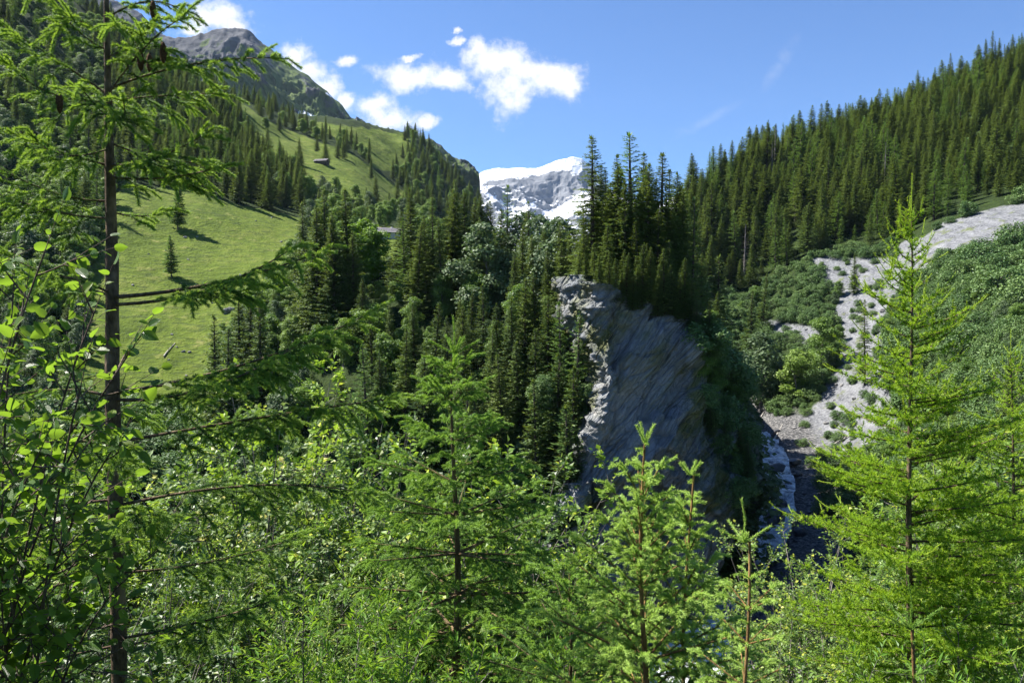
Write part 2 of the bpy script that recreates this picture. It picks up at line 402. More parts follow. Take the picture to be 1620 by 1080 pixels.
# ------------------------------------------------------------------ materials of the place
MAT = {}
def mk_ground():
    m, nt = new_mat('ground_cover'); n = N(nt); pos = n.geo().outputs['Position']
    big = n.noise(pos, .035, 5); mid = n.noise(pos, .22, 6, .65); fine = n.noise(pos, 1.6, 6, .7)
    terr = n.noise(n.mapping(pos, scale=(.25, .25, 2.2)), .9, 4, .6)
    grass = n.ramp(n.math('ADD', n.math('MULTIPLY', mid, .5), n.math('MULTIPLY', big, .5)), [(.32, (.060, .095, .012)), (.5, (.110, .155, .020)), (.66, (.165, .19, .042))])
    grass = n.mix(n.math('MULTIPLY', n.rng(terr, .5, .6), .75), grass, (.055, .08, .02)); grass = n.mix(n.rng(n.noise(pos, .75, 6, .75), .60, .70), grass, (.045, .075, .016)); grass = n.mix(n.rng(n.noise(pos, .11, 5, .7), .60, .70), grass, (.22, .22, .07))
    brush = n.ramp(mid, [(.3, (.016, .024, .008)), (.6, (.035, .055, .014)), (.75, (.065, .095, .025))])
    brush = n.mix(n.rng(fine, .45, .7), brush, (.02, .04, .012))
    st = n.noise(n.mapping(pos, rot=(0, 0, .5), scale=(1, .25, .4)), .5, 7, .72)
    vor = nt.nodes.new('ShaderNodeTexVoronoi'); vor.inputs['Scale'].default_value = .9; n.set(vor.inputs['Vector'], pos)
    scree = n.ramp(n.math('ADD', n.math('MULTIPLY', st, .5), n.math('MULTIPLY', fine, .5)), [(.38, (.06, .063, .072)), (.47, (.155, .16, .17)), (.58, (.24, .245, .255)), (.74, (.42, .42, .425))])
    scree = n.mix(n.rng(mid, .56, .66), scree, (.13, .15, .07))
    rock = n.ramp(fine, [(.35, (.03, .03, .032)), (.5, (.10, .10, .10)), (.65, (.30, .29, .28))])
    c = n.mix(n.rng(n.attr('meadow'), .25, .6), brush, grass)
    c = n.mix(n.rng(n.attr('scree'), .3, .6), c, scree)
    c = n.mix(n.rng(n.attr('rock'), .2, .6), c, rock)
    h = n.math('ADD', n.math('MULTIPLY', fine, .5), n.math('MULTIPLY', vor.outputs['Distance'], .35))
    b = n.bump(h, .8, .9); b2 = n.bump(mid, .6, 3.0); n.set(b.inputs['Normal'], b2)
    n.out(n.bsdf(c, .95, .1, b)); return m
def mk_cliff():
    m, nt = new_mat('cliff_rock'); n = N(nt); tc = nt.nodes.new('ShaderNodeTexCoord'); pos = tc.outputs['Object']
    strat = n.mapping(pos, rot=(0, radians(-50), 0), scale=(6.0, 3.0, 1.0)); strat.vector_type = 'TEXTURE'     # beds dipping across the face
    w = n.noise(pos, .05, 3); wp = nt.nodes.new('ShaderNodeVectorMath'); wp.operation = 'ADD'
    n.set(wp.inputs[0], strat); sc_ = nt.nodes.new('ShaderNodeVectorMath'); sc_.operation = 'SCALE'; n.set(sc_.inputs[0], w.outputs['Color']); sc_.inputs['Scale'].default_value = 3.2
    n.set(wp.inputs[1], sc_.outputs[0])
    beds = n.noise(wp.outputs[0], .32, 8, .60, .6); beds2 = n.noise(wp.outputs[0], 2.2, 6, .7)
    big = n.noise(pos, .09, 4); fine = n.noise(pos, 1.2, 8, .72)
    vert = n.noise(n.mapping(pos, scale=(.6, .6, .06)), .8, 5, .6)
    c = n.ramp(n.math('ADD', n.math('MULTIPLY', beds, .6), n.math('MULTIPLY', fine, .4)), [(.32, (.07, .078, .09)), (.42, (.24, .25, .27)), (.53, (.29, .295, .305)), (.68, (.48, .455, .42))])
    c = n.mix(n.math('MULTIPLY', n.rng(big, .42, .52), n.rng(beds, .44, .54), clamp=True), c, (.15, .155, .06))   # ochre lichen on the ledges
    cr = nt.nodes.new('ShaderNodeTexVoronoi'); cr.feature = 'DISTANCE_TO_EDGE'; cr.inputs['Scale'].default_value = .55; n.set(cr.inputs['Vector'], wp.outputs[0]); cr2 = nt.nodes.new('ShaderNodeTexVoronoi'); cr2.feature = 'DISTANCE_TO_EDGE'; cr2.inputs['Scale'].default_value = 1.7; n.set(cr2.inputs['Vector'], wp.outputs[0])
    crk = n.math('MULTIPLY', n.rng(cr.outputs[0], 0, .10), n.rng(cr2.outputs[0], -.06, .08)); c = n.mix(n.rng(crk, 0, .5, .40, 0), c, (.03, .032, .036))
    c = n.mix(n.math('MULTIPLY', n.rng(vert, .52, .68), .55), c, (.07, .08, .10))
    zz = nt.nodes.new('ShaderNodeSeparateXYZ'); n.set(zz.inputs[0], pos)
    moss = n.math('MULTIPLY', n.attr('moss'), n.rng(n.noise(pos, .5, 5, .7), .38, .56))
    c = n.mix(moss, c, (.03, .06, .015))
    h = n.math('ADD', n.math('ADD', n.math('MULTIPLY', beds, 1.0), n.math('MULTIPLY', crk, .5)), n.math('ADD', n.math('MULTIPLY', beds2, .35), n.math('MULTIPLY', fine, .45)))
    n.out(n.bsdf(c, .85, .25, n.bump(h, .85, 1.6))); return m
def mk_snowrock(name, rocks, greens, bscale, bdist):
    m, nt = new_mat(name); n = N(nt); pos = n.geo().outputs['Position']
    r = n.noise(pos, bscale, 8, .68); r2 = n.noise(n.mapping(pos, rot=(0, .5, .3), scale=(.4, 1, 2.2)), bscale * .6, 6, .65)
    f = n.math('ADD', n.math('MULTIPLY', r, .5), n.math('MULTIPLY', r2, .5))
    c = n.ramp(f, [(.32, rocks[0]), (.52, rocks[1]), (.7, rocks[2])])
    g = n.ramp(n.noise(pos, bscale * 1.7, 6, .7), [(.35, greens[0]), (.65, greens[1])])
    ga = n.math('ADD', n.attr('green'), n.rng(r, .3, .7, -.3, .3)); c = n.mix(n.rng(ga, .4, .62), c, g)
    sa = n.math('ADD', n.attr('snow'), n.rng(n.noise(pos, bscale * 1.3, 8, .75), .3, .7, -.42, .42)); sn = n.rng(sa, .45, .55)
    c = n.mix(sn, c, (.70, .72, .76))
    n.out(n.bsdf(c, .9, .1, n.bump(n.math('ADD', f, n.math('MULTIPLY', sn, -.15)), .9, bdist))); return m
def mk_water():
    m, nt = new_mat('white_water'); n = N(nt); tc = nt.nodes.new('ShaderNodeTexCoord'); pos = n.geo().outputs['Position']
    mp = n.mapping(pos, rot=(0, 0, .5), scale=(1.0, .38, 1.5)); a = n.noise(mp, .55, 8, .7, 1.5); b = n.noise(pos, 2.5, 6, .7, 1.)
    f = n.math('ADD', n.math('MULTIPLY', a, .65), n.math('ADD', n.math('MULTIPLY', b, .35), n.math('MULTIPLY', n.attr('var'), .32)))
    foam = n.rng(f, .52, .78)
    c = n.mix(foam, (.06, .10, .15), (.86, .90, .94)); rg = n.rng(foam, 0, 1, .18, .75)
    n.out(n.bsdf(c, rg, .5, n.bump(f, .9, .8))); return m
def mk_plain(name, ca, cb, scale, rough=.85, bump=.4, dist=.1, spec=.2):
    m, nt = new_mat(name); n = N(nt); tc = nt.nodes.new('ShaderNodeTexCoord')
    f = n.noise(tc.outputs['Object'], scale, 7, .68); c = n.mix(n.rng(f, .32, .68), ca, cb)
    n.out(n.bsdf(c, rough, spec, n.bump(f, bump, dist))); return m
MAT['ground'] = mk_ground(); MAT['cliff'] = mk_cliff()
MAT['snow_rock'] = mk_snowrock('snowy_rock', [(.10, .11, .13), (.19, .20, .22), (.30, .30, .31)], [(.1, .12, .06), (.15, .17, .08)], .010, 25.)
MAT['peak_rock'] = mk_snowrock('peak_rock', [(.030, .033, .042), (.080, .083, .095), (.17, .17, .175)], [(.035, .062, .018), (.105, .145, .04)], .022, 14.)
MAT['water'] = mk_water()
MAT['boulder'] = mk_plain('boulder_stone', (.09, .09, .09), (.32, .31, .30), 1.6, .9, .7, .3)
MAT['wet_boulder'] = mk_plain('wet_stone', (.02, .02, .025), (.10, .10, .11), 1.6, .4, .7, .3, .5)
MAT['deadwood'] = mk_plain('bleached_wood', (.22, .20, .17), (.55, .52, .47), 3., .9, .4, .05)
MAT['shingle'] = mk_plain('weathered_shingles', (.20, .18, .18), (.42, .39, .39), 2.2, .85, .6, .1)
MAT['plank'] = mk_plain('dark_planks', (.05, .035, .025), (.14, .10, .07), 2.5, .85, .5, .08)
MAT['plaster'] = mk_plain('pale_masonry', (.35, .33, .30), (.55, .53, .50), 1.5, .9, .3, .05)
MAT['void'] = mk_plain('dark_opening', (.012, .012, .012), (.03, .03, .03), 2.)
MAT['bark'] = bark_mat('spruce_bark', (.035, .025, .02), (.13, .10, .08), 3.0)
MAT['bark_near'] = bark_mat('scaly_bark', (.05, .033, .022), (.19, .135, .09), 55., 1.0, 2.2)
MAT['twig'] = bark_mat('twig_bark', (.07, .045, .025), (.20, .14, .08), 60.)
MAT['shoot'] = bark_mat('young_shoot_bark', (.14, .075, .03), (.28, .17, .07), 90.)
MAT['grey_bark'] = bark_mat('smooth_grey_bark', (.06, .05, .045), (.22, .20, .18), 30.)
MAT['spruce'] = foliage_mat('spruce_needles', (.028, .070, .017), (.110, .190, .040), (.24, .32, .04), .28, objvar=.5)
MAT['larch'] = foliage_mat('larch_needles', (.055, .125, .026), (.13, .24, .05), (.22, .36, .05), .32, objvar=.2)
MAT['broad'] = foliage_mat('broadleaf_foliage', (.055, .115, .022), (.18, .29, .055), (.28, .44, .05), .32, objvar=.3)
MAT['silver'] = foliage_mat('greyish_willow_foliage', (.05, .085, .035), (.13, .20, .085), (.15, .24, .07), .28, objvar=.15)
MAT['lime'] = foliage_mat('fresh_yellow_green_foliage', (.07, .14, .012), (.14, .26, .02), (.25, .42, .02), .35, objvar=.1)
MAT['alderbush'] = foliage_mat('green_alder_foliage', (.055, .115, .03), (.15, .25, .07), (.12, .2, .04), .25, objvar=.22)
MAT['dead'] = foliage_mat('dead_twigs', (.06, .05, .045), (.12, .105, .09), (.1, .09, .08), .05, objvar=.1)

# ------------------------------------------------------------------ sun and sky
SUN_AZ = radians(-72); SUN_EL = radians(52)      # left of the view, high, ahead of the camera
def make_light():
    w = bpy.data.worlds.new('World'); sc.world = w; w.use_nodes = True; nt = w.node_tree; nt.nodes.clear(); n = N(nt)
    sky = nt.nodes.new('ShaderNodeTexSky'); sky.sky_type = 'NISHITA'; sky.sun_disc = False
    sky.sun_elevation = SUN_EL; sky.sun_rotation = SUN_AZ; sky.altitude = 1500; sky.air_density = 1.0; sky.dust_density = .1; sky.ozone_density = 2.5
    tc = nt.nodes.new('ShaderNodeTexCoord'); sx = nt.nodes.new('ShaderNodeSeparateXYZ'); n.set(sx.inputs[0], tc.outputs['Generated'])
    yy = n.math('MAXIMUM', sx.outputs[1], .02); a = n.math('DIVIDE', sx.outputs[0], yy); b = n.math('DIVIDE', sx.outputs[2], yy)
    cb = nt.nodes.new('ShaderNodeCombineXYZ'); n.set(cb.inputs[0], a); n.set(cb.inputs[1], b)
    n1 = n.noise(cb, 30., 10, .68); off = nt.nodes.new('ShaderNodeVectorMath'); off.operation = 'MULTIPLY_ADD'
    n.set(off.inputs[0], n.noise(cb, 13., 6, .65).outputs['Color']); off.inputs[1].default_value = (.055, .04, 0); n.set(off.inputs[2], cb)
    BL = [(335,28,52,24),(375,42,30,16),(300,48,26,14),(462,90,30,20),(488,110,34,25),(515,140,26,22),(545,160,18,12),
          (655,117,66,25),(710,122,40,20),(785,100,56,30),(805,138,42,42),(872,126,56,28),(892,134,34,26),(757,78,18,18),(835,118,40,24),
          (590,163,36,18),(622,183,46,20),(600,175,40,15),(676,192,20,11),(652,207,18,8),(543,95,17,10),(650,88,18,5),(718,64,12,7),(716,47,7,6)]
    f = None
    for (u, v, ru, rv) in BL:
        q = P(u, v, 1.0); mp = nt.nodes.new('ShaderNodeVectorMath'); mp.operation = 'MULTIPLY_ADD'
        n.set(mp.inputs[0], off.outputs[0]); mp.inputs[1].default_value = (F / ru, F / rv, 0); mp.inputs[2].default_value = (-(q[0] + .0275) * F / ru, -(q[2] + .02) * F / rv, 0)
        L = nt.nodes.new('ShaderNodeVectorMath'); L.operation = 'LENGTH'; n.set(L.inputs[0], mp.outputs[0])
        g = n.math('SUBTRACT', 1.14, L.outputs['Value'])
        f = g if f is None else n.math('SMOOTH_MAX', f, g, .25)
    dens = n.math('ADD', f, n.math('MULTIPLY', n.math('SUBTRACT', n1, .5), 2.5))
    mask = n.rng(dens, -.15, .95, smooth=True)
    # two thin high wisps
    wis = None
    for (u, v, ru, rv, ang) in [(1235, 100, 60, 14, 1.0), (1120, 190, 70, 10, .5), (1085, 208, 20, 8, 0)]:
        q = P(u, v, 1.0); t = nt.nodes.new('ShaderNodeMapping'); t.vector_type = 'TEXTURE'; n.set(t.inputs[0], cb)
        t.inputs['Location'].default_value = (q[0], q[2], 0); t.inputs['Rotation'].default_value = (0, 0, ang); t.inputs['Scale'].default_value = (ru / F, rv / F, 1)
        L = nt.nodes.new('ShaderNodeVectorMath'); L.operation = 'LENGTH'; n.set(L.inputs[0], t); g = n.math('SUBTRACT', 1.0, L.outputs['Value'], clamp=True)
        wis = g if wis is None else n.math('MAXIMUM', wis, g)
    wis = n.math('MULTIPLY', n.math('MULTIPLY', wis, n.rng(n1, .35, .75)), .28)
    mask = n.math('MAXIMUM', mask, wis)
    skc = nt.nodes.new('ShaderNodeVectorMath'); skc.operation = 'MULTIPLY'; n.set(skc.inputs[0], sky); skc.inputs[1].default_value = (SKY_STR * .66, SKY_STR * .88, SKY_STR * 1.16)
    shade = n.rng(n.noise(cb, 40., 5, .6), .3, .7, .86, 1.0)
    cc = nt.nodes.new('ShaderNodeVectorMath'); cc.operation = 'SCALE'; cc.inputs[0].default_value = (CLOUD, CLOUD * 1.0, CLOUD * 1.01); n.set(cc.inputs['Scale'], shade)
    mixed = n.mix(mask, skc.outputs[0], cc.outputs[0])
    bg = nt.nodes.new('ShaderNodeBackground'); n.set(bg.inputs[0], mixed); bg.inputs[1].default_value = 1.0
    o = nt.nodes.new('ShaderNodeOutputWorld'); nt.links.new(bg.outputs[0], o.inputs[0])
    ld = bpy.data.lights.new('sun', 'SUN'); ld.energy = 5.0; ld.angle = radians(.53); ld.color = (1, .95, .87)
    lo = bpy.data.objects.new('sun', ld); COL.objects.link(lo)
    from mathutils import Vector
    d = Vector((sin(SUN_AZ) * cos(SUN_EL), cos(SUN_AZ) * cos(SUN_EL), sin(SUN_EL)))
    lo.rotation_euler = d.to_track_quat('Z', 'Y').to_euler(); lo.location = (0, 0, 300)
SKY_STR = .062; CLOUD = .46

def make_haze():
    m, nt = new_mat('haze_air'); v = nt.nodes.new('ShaderNodeVolumePrincipled'); v.inputs['Color'].default_value = (.58, .76, 1, 1); v.inputs['Density'].default_value = HAZE; v.inputs['Anisotropy'].default_value = .2
    o = nt.nodes.new('ShaderNodeOutputMaterial'); nt.links.new(v.outputs[0], o.inputs['Volume'])
    mb = MB(); x0, x1, y0, y1, z0, z1 = -4200, 4200, -60, 7200, HZ0, 1900
    mb.add([(x0,y0,z0),(x1,y0,z0),(x1,y1,z0),(x0,y1,z0),(x0,y0,z1),(x1,y0,z1),(x1,y1,z1),(x0,y1,z1)], [(0,3,2,1),(4,5,6,7),(0,1,5,4),(1,2,6,5),(2,3,7,6),(3,0,4,7)])
    o = mb.build('haze', m); tag(o, 'thin blue summer haze over the valley', None, None, 'stuff')
HAZE = 1.9e-5; HZ0 = -400
# ------------------------------------------------------------------ trees seen whole, 60 m to 1 km off
DIA = [(0, 0, 0), (.5, .42, .03), (0, 1, 0), (-.5, .42, .03)]; DIAF = [(0, 1, 2, 3)]
def unit(v): return v / (np.linalg.norm(v, axis=-1, keepdims=True) + 1e-9)
def conifer(name, seed, H=22., R=3.0, base=.08, step=.42, nb=8, droop=.35, spray=.62, width=.20, dens=4.2, mats=None, taper=.85, upt=.25, hang=.5, gaps=.1, kind='spruce'):
    r = np.random.default_rng(seed); wood = MB(); fol = MB(); bw = MB()
    lean = r.normal(0, .012, 2)
    tp = np.linspace(0, 1, 9); pts = np.stack([lean[0] * H * tp ** 2, lean[1] * H * tp ** 2, tp * H], 1)
    wood.tube(pts, .012 * H * (1 - tp) ** .8 + .02, 7)
    P0 = []; D = []; Lq = []; Wq = []; VR = []; NR = []; b0 = []; b1 = []; br = []
    h = base * H; aoff = 0
    while h < H * .985:
        wf = r.uniform(.70, 1.14)
        t = (h / H - base) / (1 - base); rad = R * min(1, (1 - t) ** taper * 1.0 + .03) * (1 if t > .12 else .72 + 2.3 * t)
        k = max(3, int(nb * (1 - .4 * t) + r.normal(0, 1))); aoff += r.uniform(.3, 1.2)
        for q in range(k):
            if r.random() < gaps: continue
            a = aoff + 2 * pi * q / k + r.normal(0, .2); L = rad * wf * r.uniform(.68, 1.18); hh = h + r.uniform(-.5, .5) * step
            n = max(3, int(3 + L * dens)); s = np.sort(r.uniform(.10, 1, n)); s[-1] = 1
            u0 = upt + .75 * t ** 2
            zz = L * (u0 * s * .7 - droop * s ** 2 + (droop * .55) * s ** 4)
            e = np.array([cos(a), sin(a), 0.]); pos = e * (s * L)[:, None]; pos[:, 2] = hh + zz; pos[:, :2] += (lean * H * (h / H) ** 2)
            b0.append([lean[0] * H * (h / H) ** 2, lean[1] * H * (h / H) ** 2, hh]); b1.append(pos[-1]); br.append(.012 + .012 * L)
            for sgn in (-1, 1, 0):
                m = n if sgn else max(2, n // 2)
                idx = slice(0, m) if sgn else slice(n - m, n)
                pp = pos[idx]; ang = a + sgn * r.uniform(.5, 1.25, len(pp))
                dz = r.normal(-.12 - hang * r.random(len(pp)), .18) + .5 * t
                d = np.stack([np.cos(ang), np.sin(ang), dz], 1)
                P0.append(pp + r.normal(0, .05, pp.shape)); D.append(d); sz = spray * r.uniform(.55, 1.15, len(pp)) * (.45 + .55 * min(1, L / (R * .6))) * (1.1 - .45 * s[idx])
                Lq.append(sz); Wq.append(sz * width * 2 * r.uniform(.8, 1.3, len(pp))); VR.append(np.clip(.25 + .5 * s[idx] + r.normal(0, .2, len(pp)), 0, 1))
                NR.append(np.stack([r.normal(0, .5, len(pp)), r.normal(0, .5, len(pp)), np.ones(len(pp))], 1))
        h += step * (1 - .45 * t) * r.uniform(.8, 1.2)
    P0 = np.concatenate(P0); D = np.concatenate(D); Lq = np.concatenate(Lq); Wq = np.concatenate(Wq); VR = np.concatenate(VR); NR = np.concatenate(NR)
    fol.cards(DIA, DIAF, P0, D, NR, Lq, Wq, VR, 0)
    # leader shoots
    fol.cards(DIA, DIAF, np.array([[lean[0] * H, lean[1] * H, H * .97]] * 5), np.stack([r.normal(0, .2, 5), r.normal(0, .2, 5), np.ones(5)], 1), r.normal(0, 1, (5, 3)), .05 * H * .8, .25, .6, 0)
    fol.prisms(np.array(b0), np.array(b1), np.array(br), .01, 3, .3, 1)
    return dict(name=name, wood=wood, crown=fol, mats=mats or (MAT['spruce'], MAT['bark']), H=H, kind=kind)
def broadleaf(name, seed, H=9., R=2.6, nl=26, per=230, leaf=.26, mat='broad', shape=1.0, low=.12, kind='broadleaf'):
    r = np.random.default_rng(seed); wood = MB(); fol = MB()
    tp = np.linspace(0, 1, 7); bend = r.normal(0, .08 * H, 2)
    pts = np.stack([bend[0] * tp ** 2, bend[1] * tp ** 2, tp * H * .8], 1); wood.tube(pts, .018 * H * (1 - tp * .85), 7)
    cs = []
    for k in range(nl):
        z = low + (1 - low) * (k + .5) / nl + r.normal(0, .03); z = min(max(z, low), .97)
        prof = np.sqrt(max(.02, 1 - ((z - .45) / .56) ** 2)) ** shape; a = r.uniform(0, 2 * pi); q = R * prof * r.uniform(.25, .85)
        c = np.array([cos(a) * q, sin(a) * q, z * H]); rr = R * r.uniform(.18 if nl > 36 else .26, .36 if nl > 36 else .44) * (.6 + .5 * prof); cs.append((c, rr))
        st = np.array([bend[0] * (z * .7) ** 2, bend[1] * (z * .7) ** 2, max(.1, z * .75) * H]); fol.prisms([st], [c], [.03], [.01], 3, .3, 1)
    for c, rr in cs:
        n = int(per * (1.9 if nl > 36 else 1) * (rr / (R * .35)) ** 2); d = unit(r.normal(0, 1, (n, 3))); d[:, 2] = np.abs(d[:, 2]) * np.where(r.random(n) < .72, 1, -1)
        rad = rr * r.uniform(.4, 1.0, n) ** .6 * 1.15 * (1 + .25 * noise(d * 2.3 + c)); p = c + d * rad[:, None] * np.array([1, 1, .85])
        nn = unit(d + r.normal(0, .55, (n, 3)) + np.array([0, 0, .5])); dd = unit(np.cross(nn, r.normal(0, 1, (n, 3))))
        L = leaf * r.uniform(.6, 1.3, n); fol.cards(DIA, DIAF, p, dd, nn, L, L * .8, np.clip(r.normal(.5, .28, n), 0, 1), 0)
    return dict(name=name, wood=wood, crown=fol, mats=(MAT[mat], MAT['grey_bark']), H=H, kind=kind)

PROTO = {}
def protos():
    S_ = (MAT['spruce'], MAT['bark']); L_ = (MAT['larch'], MAT['bark'])
    defs = [
     conifer('spruce_tree', 1, 22, 3.6, .05, .46, 9, .35, .58, .19, 6.6, S_, .80, .20, .6, .04),
     conifer('spruce_tree', 2, 24, 3.1, .08, .46, 9, .45, .56, .19, 6.6, S_, .75, .10, .9, .06),
     conifer('spruce_tree', 3, 20, 3.9, .03, .46, 10, .25, .60, .19, 6.2, S_, .95, .25, .4, .04),
     conifer('spruce_tree', 4, 25, 3.6, .10, .56, 8, .42, .60, .17, 5.6, S_, .80, .10,   .7, .08),       # open, lets the sky through
     conifer('larch_tree', 5, 22, 3.1, .10, .62, 7, .18, .60, .15, 5.2, L_, .72, .15, .25, .12, kind='larch'),
     conifer('larch_tree', 6, 18, 2.4, .06, .50, 7, .12, .55, .16, 5.4, L_, .85, .30, .2, .08, kind='larch'),
     conifer('larch_tree', 15, 9, 1.9, .14, .30, 9, .12, .50, .20, 7.5, L_, .8, .2, .3, .02, kind='larch'),
     conifer('dead_spruce', 7, 17, 1.5, .12, .75, 5, .35, .45, .06, 3.0, (MAT['dead'], MAT['grey_bark']), .7, .05, .7, .2, kind='dead'),
     broadleaf('broadleaf_tree', 8, 9, 2.7, 28, 250, .30),
     broadleaf('broadleaf_tree', 9, 11, 2.7, 34, 220, .28, 'broad', .8),
     broadleaf('willow_tree', 10, 9, 2.8, 30, 240, .26, 'silver', .9, kind='willow'),
     broadleaf('maple_tree', 11, 9, 3.0, 30, 260, .34, 'lime', .9, kind='maple'),
     broadleaf('alder_bush', 12, 3.4, 2.0, 40, 60, .24, 'alderbush', .7, .02, kind='bush'),
     broadleaf('alder_bush', 13, 2.4, 2.2, 44, 56, .20, 'alderbush', .6, .0, kind='bush'),
     conifer('spruce_tree', 14, 12, 1.9, .02, .36, 9, .15, .48, .19, 6.2, S_, .9, .35, .2, .03),   # young cone
    ]
    keys = ['s1','s2','s3','s4','l1','l2','l3','dead','b1','b2','w1','m1','a1','a2','s5']
    for k, d in zip(keys, defs): PROTO[k] = dict(d, used=None, crown_me=None)
CROWNED = {}
def place(key, x, y, z, height, rz, label, cat, group, wscale=1.0, parts=True, name=None):
    """one tree: an Empty at its foot with trunk and crown (or the crown mesh alone where it shows only a few pixels)"""
    p = PROTO[key]; s = height / p['H']; scl = (s * wscale, s * wscale, s)
    if p['crown_me'] is None:
        root = empty(name or p['name'], (x, y, z), rz, scl)
        w = p['wood'].build('trunk', MAT['bark'] if p['mats'][1] is MAT['bark'] else MAT['grey_bark'], root, True); c = p['crown'].build('crown', p['mats'], root)
        p['wood_me'] = w.data; p['crown_me'] = c.data; p['crown_ob'] = c
    elif parts:
        root = empty(name or p['name'], (x, y, z), rz, scl)
        for nm, me in (('trunk', p['wood_me']), ('crown', p['crown_me'])):
            o = bpy.data.objects.new(nm, me); COL.objects.link(o); o.parent = root
    else:
        root = bpy.data.objects.new(name or p['name'], p['crown_me']); COL.objects.link(root); root.location = (x, y, z); root.rotation_euler = (0, 0, rz); root.scale = scl
    q = np.random.default_rng(int(abs(x * 37 + y * 11)) % 100000); root.rotation_euler = (q.normal(0, .022), q.normal(0, .022), rz)
    tag(root, label, cat, group); return root
CAT = dict(s='spruce', l='larch', d='dead tree', b='tree', w='willow', m='maple', a='bush')

TREES = []   # key, x, y, z, height, label, group
def foot(u, vtop, y, key, label, group, hmin=6, hmax=30, w=1.0, sink=.3):
    q = P(u, vtop, y); g = float(ground(q[0], y)); g = max(g, 2.2 if u < 1075 else -1.5) if (group or '').startswith('tall trees on the cliff') and u < 1112 and y < 140 else g; h = float(np.clip(q[2] - g, hmin, hmax)); z = q[2] - h
    if z > g: z = g; 
    TREES.append(dict(key=key, x=q[0], y=y, z=min(z, g) - sink if q[2] - g < hmax else g - sink, h=(q[2] - g + sink) if q[2] - g < hmax else h, label=label, group=group, w=w, pri=1e9))

